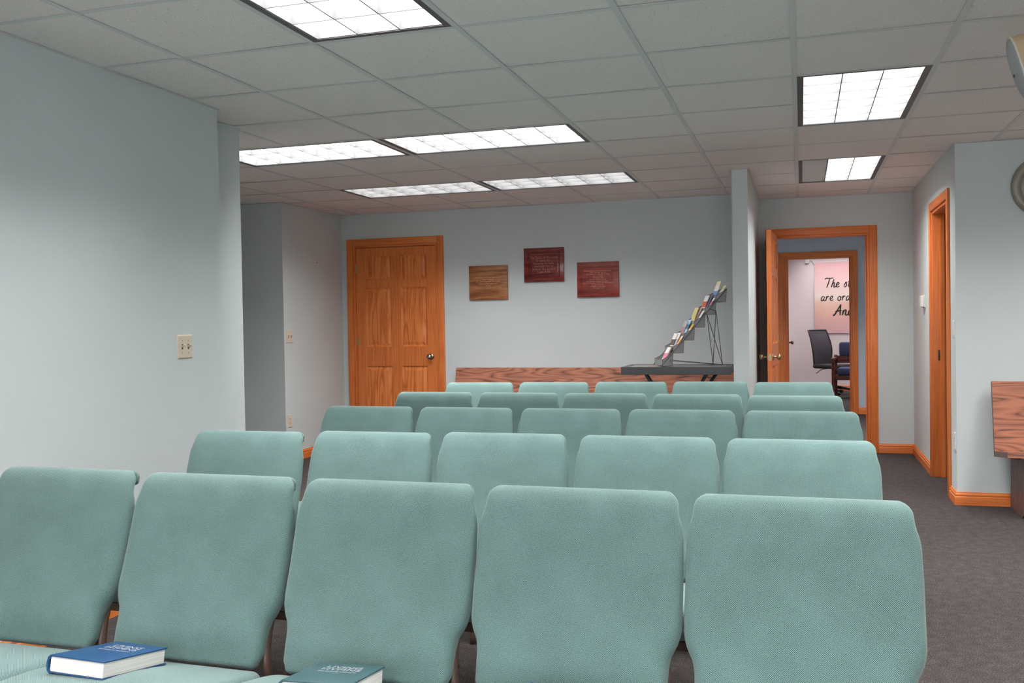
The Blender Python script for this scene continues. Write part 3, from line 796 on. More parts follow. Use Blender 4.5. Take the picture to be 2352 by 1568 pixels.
for rn, chairs in ROWS:
    for c, (x, y) in enumerate(chairs):
        if rn == 'front row' and c == 0: lab = 'teal woven chair cut off by the left edge, front row, leftmost'
        else: lab = 'teal woven chair with rolled back top, %s, %s' % (rn, COLN[c])
        if c < 4: ang = -math.atan2(chairs[c+1][1]-y, 0.48)*0
        if proto is None:
            proto = make_chair(lab); o = proto
        else:
            o = dup(proto, label=lab)
        o.location = (x, y, 0); o.rotation_euler = (0,0,0)
        if rn == 'back row': o.rotation_euler = (0,0,math.radians(3.0))

# ------------------------------------------------------------------ hymnals
def make_book(label, cover, loc, rz, pitch, title):
    root = empty('hymnal', loc, label=label, cat='book', group='hymnals lying on the front row seats')
    root.rotation_euler = (math.radians(-pitch), 0, math.radians(rz))
    W, D, T = 0.152, 0.203, 0.039
    m = MB()
    m.bbox((-W/2, -D/2, 0), (W/2, D/2, 0.0032), 0.0012); m.bbox((-W/2, -D/2, T-0.0032), (W/2, D/2, T), 0.0012)
    # rounded spine on the left
    pr = [(-W/2+0.004, 0.0), (-W/2-0.0035, 0.004), (-W/2-0.0055, T*0.3), (-W/2-0.0065, T*0.5), (-W/2-0.0055, T*0.7), (-W/2-0.0035, T-0.004), (-W/2+0.004, T), (-W/2+0.004, T-0.003), (-W/2-0.001, T*0.7), (-W/2-0.001, T*0.3), (-W/2+0.004, 0.003)]
    m.prism([(p[0], p[1]) for p in pr], -D/2, D/2, Matrix(((1,0,0,0),(0,0,1,0),(0,1,0,0),(0,0,0,1))))
    m.build('cover', cover, root, angle=0.5)
    m = MB(); m.bbox((-W/2+0.001, -D/2+0.004, 0.0033), (W/2-0.004, D/2-0.004, T-0.0033), 0.001)
    m.build('page_block', M['pages'], root)
    Mt = Matrix.Translation((0, 0.045, T+0.0001))
    text_mesh(title, 0.027, Mt, 'title_stamp', M['gilt'], root, 0.0002, space=0.85)
    text_mesh('PRAISE AND WORSHIP', 0.0085, Matrix.Translation((0,0.010,T+0.0001)), 'title_stamp', M['gilt'], root, 0.0002)
    return root
make_book('blue hymnal lying flat on the second front-row seat, nearest the left edge', M['blue_cover'], (-1.517,1.748,0.4750), -2.6, 10.0, 'LIVING\nHYMNS')
make_book('teal green hymnal on the third front-row seat, cut off by the bottom edge', M['green_cover'], (-0.954,1.764,0.4728), 5.0, 10.0, 'LIVING\nHYMNS')
make_book('blue hymnal on the fourth front-row seat, only its top corner in view', M['blue_cover'], (-0.492,1.748,0.4755), -9.0, 10.0, 'LIVING\nHYMNS')

# ------------------------------------------------------------------ plaques
def plaque(label, x0, x1, z0, z1, mat, lmat, lines, size, style, y=8.686):
    w, h = x1-x0, z1-z0
    root = empty('hanging_plaque', ((x0+x1)/2, y, z0), label=label, cat='plaque', group='wooden scripture plaques on the back wall')
    t = 0.02
    m = MB()
    m.bbox((-w/2,-t,0),(w/2,0,h),0.004)
    m.build('board', mat, root, angle=0.5)
    b = 0.052 if style == 'raised' else 0.050
    m = MB()
    if style == 'raised':     # routed frame with a raised centre field
        rings = [(b-0.012,t+0.0004),(b-0.008,t+0.005),(b-0.003,t+0.005),(b+0.004,t-0.004),(b+0.026,t+0.004),(b+0.028,t+0.004)]
    else:
        rings = [(b-0.004,t+0.0004),(b-0.002,t+0.0004),(b,t-0.004),(b+0.004,t-0.004),(b+0.007,t+0.001),(b+0.008,t+0.001)]
    vs = []; fs = []
    for q, (o_, y_) in enumerate(rings):
        vs += [(-w/2+o_,-y_,o_),(w/2-o_,-y_,o_),(w/2-o_,-y_,h-o_),(-w/2+o_,-y_,h-o_)]
        if q:
            for e in range(4): fs.append(((q-1)*4+e,(q-1)*4+(e+1)%4,q*4+(e+1)%4,q*4+e))
    k = (len(rings)-1)*4; fs.append((k,k+1,k+2,k+3))
    m.add(vs, fs); m.build('field', mat, root)
    Rt = Matrix.Translation((0, -rings[-1][1]-0.0003, h*0.5)) @ Matrix.Rotation(PI/2, 4, 'X')
    text_mesh('\n'.join(lines), size, Rt, 'lettering', lmat, root, 0.0002, space=0.88)
    return root
plaque('tan wooden plaque, lowest and leftmost of the three on the back wall', -3.117, -2.719, 0.226, 0.562, M['plq_tan'], M['ltr_tan'],
       ['For God so loved the world', 'that he gave', 'his only begotten Son, that', 'whosoever believeth', 'in him', 'should not perish. John 3:16'], 0.023, 'flat')
bpy.context.view_layer.update()
for o in list(scene.objects):
    if o.name.startswith('hanging_plaque'): o.location.z += 1.249
plaque('dark red plaque with a raised frame, highest of the three on the back wall', -2.552, -2.154, 0.386+1.249, 0.712+1.249, M['plq_wine'], M['ltr_wine'],
       ['The Spirit of the Lord', 'is upon me,', 'because he hath', 'anointed me to', 'preach the gospel', 'Luke 4:18'], 0.031, 'raised')
plaque('brick red plaque with eleven lines of lettering, right of the three', -2.028, -1.627, 0.228+1.249, 0.560+1.249, M['plq_red'], M['ltr_red'],
       ['For by grace are ye saved through', 'faith and that not of', 'yourselves it is the gift of God', 'not of works', 'Ephesians 2:8', 'This is a faithful saying,', 'and worthy of all acceptation,', 'that Christ Jesus came into the world', 'to save sinners;', 'of whom I am chief.', '1 Timothy 1:15'], 0.0185, 'flat')

# ------------------------------------------------------------------ wall plates and small wall things
def frame_on(axis, loc):
    """matrix: local x = along wall (to the right seen from the room), y = up, z = out of the wall"""
    if axis == '+x': r = Matrix(((0,0,1),(1,0,0),(0,1,0)))       # wall at the left facing +x: right = +y
    elif axis == '-x': r = Matrix(((0,0,-1),(-1,0,0),(0,1,0)))
    else: r = Matrix(((1,0,0),(0,0,-1),(0,1,0)))
    return Matrix.Translation(loc) @ r.to_4x4()
def plate_obj(name, axis, loc, w, h, label, cat, kind, mat, group):
    F = frame_on(axis, loc); root = empty(name, (0,0,0), label=label, cat=cat, group=group); root.matrix_world = F
    bpy.context.view_layer.update()
    m = MB()
    k = 0.006
    m.add([(-w/2,-h/2,0),(w/2,-h/2,0),(w/2,h/2,0),(-w/2,h/2,0),(-w/2+k*.3,-h/2+k*.3,0.004),(w/2-k*.3,-h/2+k*.3,0.004),(w/2-k*.3,h/2-k*.3,0.004),(-w/2+k*.3,h/2-k*.3,0.004),
           (-w/2+k,-h/2+k,0.0062),(w/2-k,-h/2+k,0.0062),(w/2-k,h/2-k,0.0062),(-w/2+k,h/2-k,0.0062)],
          [(0,1,5,4),(1,2,6,5),(2,3,7,6),(3,0,4,7),(4,5,9,8),(5,6,10,9),(6,7,11,10),(7,4,8,11),(8,9,10,11),(3,2,1,0)])
    m.build('cover_plate', mat, root)
    if kind == 'toggle2':
        for x in (-0.023, 0.023):
            m = MB(); m.box((x-0.005,-0.012,0.006),(x+0.005,0.012,0.0066)); o = m.build('switch_slot', M['slot'], root)
            m = MB(); m.bbox((x-0.0042,-0.004,0.0),(x+0.0042,0.004,0.019),0.001, M=Matrix.Translation((0,0,0.004)) @ Matrix.Rotation(math.radians(-32),4,'X'))
            m.build('toggle', mat, root)
        sc = [(-0.023,0.030),(0.023,0.030),(-0.023,-0.030),(0.023,-0.030)]
    elif kind == 'outlet':
        for yy in (0.020,-0.020):
            m = MB(); m.lathe([(0.0165,0.0055),(0.0165,0.0072),(0.0155,0.0078)], 20, Matrix.Translation((0,yy,0)) ); o = m.build('receptacle', mat, root)
            m = MB(); m.box((-0.0075,yy-0.004,0.0078),(-0.005,yy+0.005,0.0083)); m.box((0.005,yy-0.004,0.0078),(0.0075,yy+0.005,0.0083)); m.box((-0.002,yy-0.011,0.0078),(0.002,yy-0.0075,0.0083))
            m.build('slots', M['slot'], o)
        sc = [(0,0)]
    else:
        m = MB(); m.bbox((-0.0165,-0.033,0.004),(0.0165,0.033,0.0095),0.0015); m.build('rocker', mat, root)
        sc = [(0,0.045),(0,-0.045)]
    for x, y in sc:
        m = MB(); m.lathe([(0.0036,0.006),(0.0036,0.0068),(0.002,0.0074)], 10, Matrix.Translation((x,y,0))); m.build('screw', M['screw'], root)
    return root
plate_obj('light_switch', '+x', (-2.8799,3.888,1.158), 0.116, 0.118, 'almond double toggle switch on the large left wall', 'light switch', 'toggle2', M['almond'], 'switches and outlets')
plate_obj('light_switch', '+x', (-4.5069,7.620,1.153), 0.116, 0.118, 'almond double toggle switch on the short wall left of the oak door', 'light switch', 'toggle2', M['almond'], 'switches and outlets')
plate_obj('wall_outlet', '+x', (-4.5069,7.596,0.378), 0.076, 0.120, 'almond outlet low on the short wall left of the oak door', 'outlet', 'outlet', M['almond'], 'switches and outlets')
plate_obj('light_switch', '-x', (0.9719,6.812,1.156), 0.076, 0.120, 'white switch seen edge-on beside the right doorway', 'light switch', 'rocker', M['white_plastic'], 'switches and outlets')
plate_obj('wall_outlet', '-x', (0.9719,6.800,0.412), 0.076, 0.120, 'white outlet seen edge-on low beside the right doorway', 'outlet', 'outlet', M['white_plastic'], 'switches and outlets')
t = empty('thermostat', (0.9719,8.37,1.318), label='small white thermostat on the right hallway wall', cat='thermostat')
m = MB(); m.bbox((-0.010,-0.062,0.0),(0,0.062,0.105),0.003); m.build('base_plate', M['white_plastic'], t)
m = MB(); m.bbox((-0.034,-0.055,0.006),(-0.0095,0.052,0.099),0.006); m.build('housing', M['white_plastic'], t)
m = MB(); m.lathe([(0.0,0.0),(0.004,0.0),(0.003,0.004),(0.0015,0.012),(0.0,0.013)], 10, frame_on('+x', (-4.5068,8.161,1.864)))
tag(m.build('nail', M['dark']), 'small dark nail in the short wall left of the oak door', 'nail')

# clock
t = empty('wall_clock', (1.497,6.7455,2.068), label='round pewter-rimmed wall clock cut off by the right edge', cat='clock')
R = Matrix.Rotation(PI/2, 4, 'X')
m = MB(); m.lathe([(0.0,0.001),(0.196,0.001),(0.200,0.010),(0.198,0.022),(0.188,0.034),(0.172,0.040),(0.158,0.036),(0.146,0.026),(0.140,0.022),(0.137,0.026),(0.131,0.027),(0.127,0.018),(0.0,0.018)], 64, R); m.build('rim', M['clock_rim'], t, angle=0.7)
m = MB(); m.lathe([(0.0,0.0185),(0.127,0.0185),(0.127,0.0195),(0.0,0.0195)], 48, R); f = m.build('dial', M['clock_face'], t)
for hnum in range(1, 13):
    a = PI/2 - hnum*PI/6
    text_mesh(str(hnum), 0.028, Matrix.Translation((0.104*math.cos(a), -0.0198, 0.104*math.sin(a))) @ R, 'numeral', M['ink'], f, 0.0002)
for a, ln, w in ((2.3, 0.060, 0.006), (0.6, 0.09, 0.004)):
    m = MB(); m.box((-w/2,-0.012,0.0215),(w/2,ln,0.0225), M=R @ Matrix.Rotation(a,4,'Z')); m.build('hand', M['ink'], t)

# speaker hung from the ceiling at the right
F3 = Vector((-0.96,0.07,-0.27)).normalized()
sidev = Vector((0,0,1)).cross(F3).normalized(); upv = F3.cross(sidev).normalized()
t = empty('hanging_speaker', (0,0,0), label='beige wall speaker with grey grille cut off by the right edge', cat='speaker')
SM = Matrix((sidev, upv, F3)).transposed().to_4x4(); SM.translation = Vector((0.800, 4.0, 2.188))
t.matrix_world = SM; bpy.context.view_layer.update()
def lens_loop(w, h, z, n=40, e=2.6):
    out = []
    for i in range(n):
        a = 2*PI*i/n; c, s = math.cos(a), math.sin(a)
        out.append(Vector((w*math.copysign(abs(c)**(2/e), c), h*math.copysign(abs(s)**(2/e), s), z)))
    return out
m = MB(); m.sweep([lens_loop(0.03,0.05,-0.13), lens_loop(0.062,0.085,-0.125), lens_loop(0.078,0.105,-0.09), lens_loop(0.086,0.117,-0.03), lens_loop(0.088,0.12,0.0)])
m.build('cabinet', M['beige'], t, angle=0.6)
m = MB(); m.sweep([lens_loop(0.0826,0.1105,-0.066), lens_loop(0.0842,0.1122,-0.064), lens_loop(0.0846,0.1132,-0.058), lens_loop(0.083,0.112,-0.056)])
m.build('seam', M['beige_seam'], t, smooth=True)
m = MB(); m.sweep([lens_loop(0.086,0.118,-0.002), lens_loop(0.0905,0.1225,0.0), lens_loop(0.0905,0.1225,0.004), lens_loop(0.086,0.118,0.006)]); m.build('trim_ring', M['chrome_edge'], t, smooth=True)
m = MB(); m.sweep([lens_loop(0.087,0.119,0.003), lens_loop(0.083,0.115,0.008), lens_loop(0.070,0.10,0.014), lens_loop(0.050,0.074,0.019), lens_loop(0.025,0.038,0.022), lens_loop(0.006,0.01,0.0225)])
m.build('grille', M['grille'], t, smooth=True)
m = MB(); m.box((-0.012,-0.030,0.0200),(0.012,-0.020,0.0235)); m.build('badge', M['ink'], t)
Wi = SM.inverted()
m = MB(); m.tube([Wi @ Vector((0.895,3.995,2.212)), Wi @ Vector((0.97,4.03,2.214)), Wi @ Vector((1.03,4.06,2.22)), Wi @ Vector((1.04,4.065,2.27)), Wi @ Vector((1.04,4.065,CEIL-0.004))], 0.012, 10)
a, b = Vector((1.0,4.025,CEIL-0.008)), Vector((1.08,4.105,CEIL-0.001))
m.box(a, b, M=Wi); m.build('ceiling_bracket', M['beige'], t, angle=0.6)

# ------------------------------------------------------------------ pews
def make_pew(label, loc, length, rest_left, support_x, tops):
    """local x from 0 to length, y=0 at the wall, towards the room is -y"""
    root = empty('pew', loc, label=label, cat='pew', group='oak pews along the walls')
    (ytop, ztop), (ybot, zbot), (yfr, zfr) = tops
    ux = Vector((0, ybot-ytop, zbot-ztop)).normalized(); nx_ = Vector((0, ux.z, -ux.y))
    if nx_.y > 0: nx_ = -nx_
    th = 0.030
    def plank(p, q, thick, off, x0, x1, name, rnd_top=False, mats=(M['pew'], M['pew_end'])):
        p = Vector((0,)+p); q = Vector((0,)+q); d = (q-p).normalized(); n = Vector((0, -d.z, d.y))
        if n.dot(off) < 0: n = -n
        m = MB()
        prof = [p, q, q + n*thick, p + n*thick]
        if rnd_top:
            prof = [p + d*0.008, q, q+n*thick, p+n*thick+d*0.008, p+n*(thick*0.8)+d*0.001, p+n*(thick*0.5)-d*0.002, p+n*(thick*0.2)+d*0.001]
        k = len(prof)
        vs = [(x0, a.y, a.z) for a in prof] + [(x1, a.y, a.z) for a in prof]
        m.add(vs, [(i,(i+1)%k,k+(i+1)%k,k+i) for i in range(k)]); m.add(vs, [tuple(range(k-1,-1,-1)), tuple(range(k,2*k))], mi=1)
        return m.build(name, list(mats), root)
    plank((ytop,ztop), (ybot,zbot), th, Vector((0,1,0.2)), 0, length, 'backrest', True)
    plank((ybot+0.03,zbot+0.004), (yfr,zfr), 0.034, Vector((0,0,-1)), 0, length, 'seat')
    for sx in support_x:
        m = MB()
        poly = [(-0.012,0.0),(-0.34,0.0),(-0.42,0.035),(-0.43,zfr-0.075),(yfr+0.06,zfr-0.05),(ybot+0.03,zbot-0.045),(-0.03,zbot-0.04)]
        m.prism(poly, sx, sx+0.045, Matrix(((0,0,1,0),(1,0,0,0),(0,1,0,0),(0,0,0,1)))); m.build('end_support', M['pew_end'], root)
    return root
make_pew('oak pew at the right edge standing against the wall under the clock', (1.166,6.728,0), 1.9, True, [0.118, 1.6], ((-0.078,0.822),(-0.165,0.375),(-0.56,0.430)))
make_pew('long low-backed oak pew along the back wall under the plaques', (-3.257,8.668,0), 2.70, False, [0.15, 1.3, 2.4], ((-0.03,0.815),(-0.12,0.40),(-0.46,0.44)))

# ------------------------------------------------------------------ table and leaflet rack
TZ = 0.872
t = empty('side_table', (-0.975,7.785,0), label='charcoal tray-top table in front of the back pew carrying the rack', cat='table')
m = MB()
hx, hy = 0.435, 0.245
m.bbox((-hx,-hy,TZ-0.062),(hx,hy,TZ-0.010),0.003)
for a, b in (((-hx,-hy),(hx,-hy+0.03)),((-hx,hy-0.03),(hx,hy)),((-hx,-hy+0.03),(-hx+0.045,hy-0.03)),((hx-0.045,-hy+0.03),(hx,hy-0.03))):
    m.box((a[0],a[1],TZ-0.012),(b[0],b[1],TZ))
m.build('tabletop', M['table_edge'], t)
m = MB(); m.box((-hx+0.0455,-hy+0.0305,TZ-0.010),(hx-0.0455,hy-0.0305,TZ-0.003)); m.build('inlay', M['table_top'], t)
for y in (-0.16, 0.15):
    for s in (-1, 1):
        e_ = 1.0 if y < 0 else 1.25
        m = MB(); m.tube(catmull([(s*e_*q0,y,q1) for q0, q1 in [(0.245,TZ-0.062),(0.215,0.76),(0.15,0.62),(0.12,0.42),(0.16,0.20),(0.27,0.0)]],6), 0.021, 10, ry=0.014); m.build('leg', M['dark'], t, smooth=True)
m = MB(); m.box((-0.13,-0.14,0.40),(0.13,-0.12,0.44)); m.box((-0.13,0.11,0.40),(0.13,0.13,0.44)); m.box((-0.012,-0.12,0.405),(0.012,0.11,0.435)); m.build('stretcher', M['dark'], t)

RZ = TZ + 0.0015
O = Vector((-1.078, 7.60, RZ))
dv = Vector((0.908,0.419,0)); wv = Vector((-0.419,0.908,0))*0.225
Zv = Vector((0,0,1))
rack = empty('leaflet_rack', O, label='grey wire rack of stepped mesh pockets standing on the charcoal table', cat='rack')
def rp(a, w, z): return dv*a + wv*w + Zv*z
SL = (0.548, 0.618)     # run and rise of the rails
def rail(w): return [rp(-0.012,w,0.004), rp(0.0,w,0.02), rp(SL[0],w,SL[1]+0.006)]
m = MB()
for w in (0,1): m.tube(rail(w), 0.0035, 8)
m.tube([rp(SL[0]*1.0,0,SL[1]), rp(SL[0],1,SL[1])], 0.003, 8)
m.build('rails', M['wire'], rack, smooth=True)
Q0, Q1 = rp(0.455,0,0.445), rp(0.455,1,0.425)
F0, F1 = rp(0.505,0,0.003), rp(0.505,1,0.003)
m = MB()
for a in (F0, F1):
    for b in (Q0, Q1): m.tube([a, b], 0.0028, 8)
m.tube([Q0, Q1], 0.0028, 8); m.tube([Q0, rp(0.40,0,0.46)], 0.0028, 8); m.tube([Q1, rp(0.40,1,0.46)], 0.0028, 8)
m.build('rear_legs', M['wire'], rack, smooth=True)
m = MB(); m.tube([F0, rp(0.06,0,0.045)], 0.0025, 8); m.tube([F1, rp(0.06,1,0.05)], 0.0025, 8); m.tube([F0, F1], 0.0025, 8)
m.build('base_wires', M['wire'], rack, smooth=True)
PK = []
for k in range(6):
    a0 = 0.004 + k*0.0915; z0 = 0.004 + k*0.103
    PK.append((a0, z0))
    m = MB(); A = [(a0,z0),(a0-0.006,z0+0.052),(a0+0.086,z0+0.098),(a0+0.080,z0)]
    th = 0.0012
    for w in (0.02, 0.98):     # side sheets
        pts = [rp(a,w,z) for a, z in A]; pts2 = [p + wv.normalized()*th for p in pts]
        m.add(pts+pts2, [(0,1,2,3),(7,6,5,4)] + [(i,(i+1)%4,4+(i+1)%4,4+i) for i in range(4)])
    for (p, q) in ((A[0],A[1]),(A[3],A[2]),(A[0],A[3])):
        v = [rp(p[0],0.02,p[1]), rp(q[0],0.02,q[1]), rp(q[0],0.98,q[1]), rp(p[0],0.98,p[1])]
        nn = (v[1]-v[0]).cross(v[3]-v[0]).normalized()*th
        m.add(v + [x+nn for x in v], [(0,1,2,3),(7,6,5,4)] + [(i,(i+1)%4,4+(i+1)%4,4+i) for i in range(4)])
    pk = m.build('pocket', M['meshpocket'], rack)
    m = MB()
    for w in (0.02, 0.98):
        for p, q in zip(A, A[1:]+A[:1]): m.tube([rp(p[0],w,p[1]), rp(q[0],w,q[1])], 0.0017, 6)
    for p in A: m.tube([rp(p[0],0.02,p[1]), rp(p[0],0.98,p[1])], 0.0017, 6)
    m.build('pocket_rim', M['wire'], pk)
pcol = lambda n, c: M.setdefault('p_'+n, plain('print_'+n, c, 0.45, noise=0.04))
for n, c in dict(white=lin(226,224,220), cream=lin(222,214,180), blue=lin(120,150,200), pink=lin(214,130,150), plum=lin(96,72,104), red=lin(206,100,80),
                 lilac=lin(176,172,200), slate=lin(88,90,120), yellow=lin(206,196,130), brown=lin(130,104,98), sky=lin(160,200,226), teal=lin(70,130,164),
                 mauve=lin(160,132,138), orange=lin(226,172,96), peach=lin(230,200,180), umber=lin(96,84,78), grey=lin(170,170,168)).items(): pcol(n, c)
LEAF = [ # pocket, position across (0 near .. 1 far), lean offset, height, colours bottom->top, label
 (5,0.66,0.030,0.165,['pink','blue','white','cream'],'tall white leaflet with cream top in the topmost rack pocket'),
 (5,0.22,0.045,0.125,['white','white','cream'],'cream leaflet behind the near rail in the topmost pocket'),
 (5,0.46,0.018,0.075,['plum','pink','plum'],'short plum and pink leaflet low in the topmost pocket'),
 (4,0.78,0.026,0.150,['white','red','white'],'white leaflet with a red band in the fifth pocket up'),
 (4,0.42,0.030,0.155,['lilac','slate','slate'],'slate blue leaflet in the fifth pocket up'),
 (4,0.14,0.024,0.135,['pink','lilac','pink','white'],'pink and lilac leaflet curling out of the fifth pocket'),
 (3,0.80,0.026,0.155,['cream','yellow','yellow'],'yellow leaflet in the fourth pocket up'),
 (3,0.48,0.030,0.150,['brown','brown','mauve'],'brown leaflet in the fourth pocket up'),
 (3,0.15,0.026,0.135,['cream','white','white'],'off-white leaflet leaning in the fourth pocket up'),
 (2,0.82,0.026,0.150,['mauve','mauve','grey'],'mauve leaflet in the third pocket up'),
 (2,0.48,0.030,0.158,['teal','sky','teal','sky'],'sky blue striped leaflet in the third pocket up'),
 (2,0.15,0.024,0.125,['brown','peach','orange'],'peach leaflet leaning in the third pocket up'),
 (1,0.80,0.026,0.150,['white','umber','white'],'white leaflet with a dark strip in the second pocket up'),
 (1,0.48,0.030,0.155,['lilac','lilac','white'],'lilac leaflet in the second pocket up'),
 (1,0.15,0.022,0.135,['pink','peach','orange','peach'],'orange and peach leaflet in the second pocket up'),
 (0,0.35,0.024,0.140,['white','pink','white'],'pink and white leaflet in the lowest pocket'),
 (0,0.10,0.020,0.150,['umber','brown','umber'],'dark brown leaflet in the lowest pocket'),
]
for k, w, off, hgt, cols, lab in LEAF:
    a0, z0 = PK[k]
    m = MB(); n = len(cols); wd = 0.092/0.225/2; tk = 0.005
    base = rp(a0+0.006+off*0.4, w*0.56+0.22, z0+0.012)
    def lp(s, e, f):   # s up the leaflet 0..1, e across -1..1, f thickness 0..1
        lean = (0.062-0.04*w)*s + 0.02*s*s
        return base + dv*(lean + f*tk) + wv*(e*wd) + Zv*(hgt*s*0.97)
    for q in range(n):
        s0, s1 = q/n, (q+1)/n
        v = [lp(s0,-1,0),lp(s0,1,0),lp(s0,1,1),lp(s0,-1,1),lp(s1,-1,0),lp(s1,1,0),lp(s1,1,1),lp(s1,-1,1)]
        m.add(v, [(0,1,5,4),(1,2,6,5),(2,3,7,6),(3,0,4,7)] + ([(3,2,1,0)] if q == 0 else []) + ([(4,5,6,7)] if q == n-1 else []), mi=q)
    o = m.build('leaflet', [M['p_'+c] for c in cols], None, loc=O)
    tag(o, lab, 'leaflet', 'leaflets standing in the wire rack')

# ------------------------------------------------------------------ office beyond the doorways
BX0, BX1, BZ0, BZ1 = 0.220, 1.45, 0.975, 2.19
t = empty('wall_banner', (0, OY-0.002, 0), label='pink sunset banner with dark brush script on the office wall', cat='banner')
m = MB(); nx, nz = 48, 40; vs = []
rn = random.Random(5)
def bdep(u, v):
    return -0.006 - 0.010*(0.5+0.5*math.sin(9*u+5*v)) * (0.4+0.6*(1-u)*(v)) - 0.006*(0.5+0.5*math.sin(17*u*v+3*(1-v)))
for j in range(nz+1):
    for i in range(nx+1):
        u, v = i/nx, j/nz
        sag = 0.02*math.sin(u*PI)*0 + 0.012*math.sin(u*7)*(1-v)
        vs.append((BX0+(BX1-BX0)*u, bdep(u,v), BZ0+(BZ1-BZ0)*v + sag*0.5))
k = len(vs); vs += [(x, y+0.002, z) for x, y, z in vs]
fs = [(j*(nx+1)+i, j*(nx+1)+i+1, (j+1)*(nx+1)+i+1, (j+1)*(nx+1)+i) for j in range(nz) for i in range(nx)]
fs += [tuple(k+i for i in reversed(f)) for f in fs]
m.add(vs, fs); m.build('cloth', M['banner'], t, smooth=True)
GL = {
 'T': (0.62, [[(0.0,0.86),(0.12,0.98),(0.45,0.97),(0.85,1.0)], [(0.48,0.97),(0.36,0.5),(0.16,-0.02)]]),
 'h': (0.50, [[(0.30,0.86),(0.16,0.45),(0.02,0.0)], [(0.08,0.22),(0.26,0.48),(0.34,0.40),(0.27,0.10),(0.34,0.0),(0.48,0.12)]]),
 'e': (0.44, [[(0.04,0.18),(0.26,0.30),(0.28,0.46),(0.14,0.46),(0.02,0.20),(0.12,0.0),(0.36,0.12)]]),
 's': (0.40, [[(0.0,0.1),(0.20,0.48),(0.30,0.46),(0.24,0.40),(0.28,0.18),(0.16,0.0),(0.02,0.06)]]),
 't': (0.38, [[(0.30,0.84),(0.14,0.36),(0.10,0.06),(0.22,0.02),(0.34,0.12)], [(0.02,0.54),(0.36,0.58)]]),
 'p': (0.46, [[(0.14,0.48),(0.0,-0.3)], [(0.06,0.25),(0.26,0.48),(0.34,0.3),(0.2,0.02),(0.06,0.1)]]),
 'a': (0.48, [[(0.34,0.40),(0.18,0.47),(0.02,0.22),(0.08,0.0),(0.26,0.16),(0.38,0.46)], [(0.37,0.44),(0.29,0.10),(0.36,0.0),(0.48,0.12)]]),
 'r': (0.42, [[(0.02,0.28),(0.12,0.48),(0.06,0.2),(0.0,0.0)], [(0.06,0.22),(0.22,0.46),(0.36,0.42)]]),
 'o': (0.44, [[(0.22,0.46),(0.06,0.34),(0.03,0.10),(0.16,0.0),(0.32,0.16),(0.30,0.40),(0.20,0.46),(0.30,0.36),(0.44,0.40)]]),
 'd': (0.50, [[(0.32,0.40),(0.16,0.46),(0.02,0.22),(0.08,0.0),(0.26,0.16),(0.40,0.5),(0.54,0.92)], [(0.50,0.82),(0.36,0.30),(0.32,0.04),(0.48,0.10)]]),
 'A': (0.78, [[(-0.04,0.06),(0.06,0.0),(0.34,0.45),(0.66,1.0)], [(0.66,1.0),(0.60,0.5),(0.58,0.0)], [(0.16,0.34),(0.44,0.40),(0.72,0.42)]]),
 'n': (0.50, [[(0.10,0.48),(0.0,0.0)], [(0.05,0.22),(0.24,0.48),(0.32,0.40),(0.26,0.10),(0.34,0.0),(0.48,0.12)]]),
 ' ': (0.34, []), 'H': (0.8, [[(0.2,1.0),(0.0,0.0)], [(0.7,1.0),(0.5,0.0)], [(0.1,0.5),(0.62,0.52)]]),
}
def script(txt, x, z, cap, wt):
    m = MB()
    for ch in txt:
        adv, strokes = GL[ch]
        for s in strokes:
            pts = catmull([(px, 0, pz) for px, pz in s], 5); path = []
            for p in pts:
                X, Z = x + p.x*cap, z + p.z*cap
                u, v = (X-BX0)/(BX1-BX0), (Z-BZ0)/(BZ1-BZ0)
                path.append((X, bdep(u,v)-0.0015, Z))
            n = len(path)
            m.tube(path, [wt*(0.75+0.45*math.sin(PI*min(1,max(0,(i+1)/(n+1))))) for i in range(n)], 8, ry=0.0006, up0=(0,1,0))
        x += adv*cap
    return m.build('script_lettering', M['ink'], t, smooth=True)
script('The steps', 0.395, 1.765, 0.158, 0.0080)
script('are ordered', 0.325, 1.535, 0.160, 0.0068)
script('And', 0.525, 1.285, 0.185, 0.0105)

t = empty('wall_sensor', (0.105, OY-0.001, 2.185), label='small white box with a cable above the banner corner', cat='sensor')
m = MB(); m.bbox((-0.035,-0.03,0.0),(0.035,0,0.075),0.006); m.build('housing', M['white_plastic'], t)
m = MB(); m.tube(catmull([(0.035,-0.012,0.05),(0.07,-0.012,0.045),(0.10,-0.012,0.01),(0.125,-0.012,-0.03)],5), 0.006, 8); m.build('cable', M['white_plastic'], t, smooth=True)

# office swivel chair
t = empty('office_chair', (0.50,16.1,0), math.radians(48), label='black mesh-backed swivel chair in front of the banner', cat='chair')
loops = []
for i in range(15):
    s = i/14; z = 0.46 + 0.58*s; y = 0.235 + 0.10*s - 0.05*math.sin(s*PI) ; w = 0.19 + 0.045*math.sin(min(1,s*1.3)*PI*0.62) - 0.02*s*s
    loops.append([Vector((x*w, y + 0.045*(1-x*x)*1.0 + th*0.012, z)) for x, th in [(k/6-1,0) for k in range(13)] + [(1-k/6,1) for k in range(13)]])
m = MB(); m.sweep(loops); m.build('backrest', M['office_mesh'], t, angle=0.8)
m = MB()
m.tube([loops[i][0]+Vector((0,0.004,0)) for i in range(15)] + [loops[14][k]+Vector((0,0.004,0)) for k in range(1,13)] + [loops[i][12]+Vector((0,0.004,0)) for i in range(13,-1,-1)], 0.013, 8)
m.build('back_frame', M['office_black'], t, smooth=True)
m = MB(); m.bbox((-0.24,-0.23,0.42),(0.24,0.24,0.49),0.03); m.build('seat', M['office_black'], t, angle=0.6)
m = MB(); m.tube([(0,0.22,0.43),(0,0.30,0.50),(0,0.29,0.62)],0.03,10,ry=0.014); m.build('back_bracket', M['office_black'], t, smooth=True)
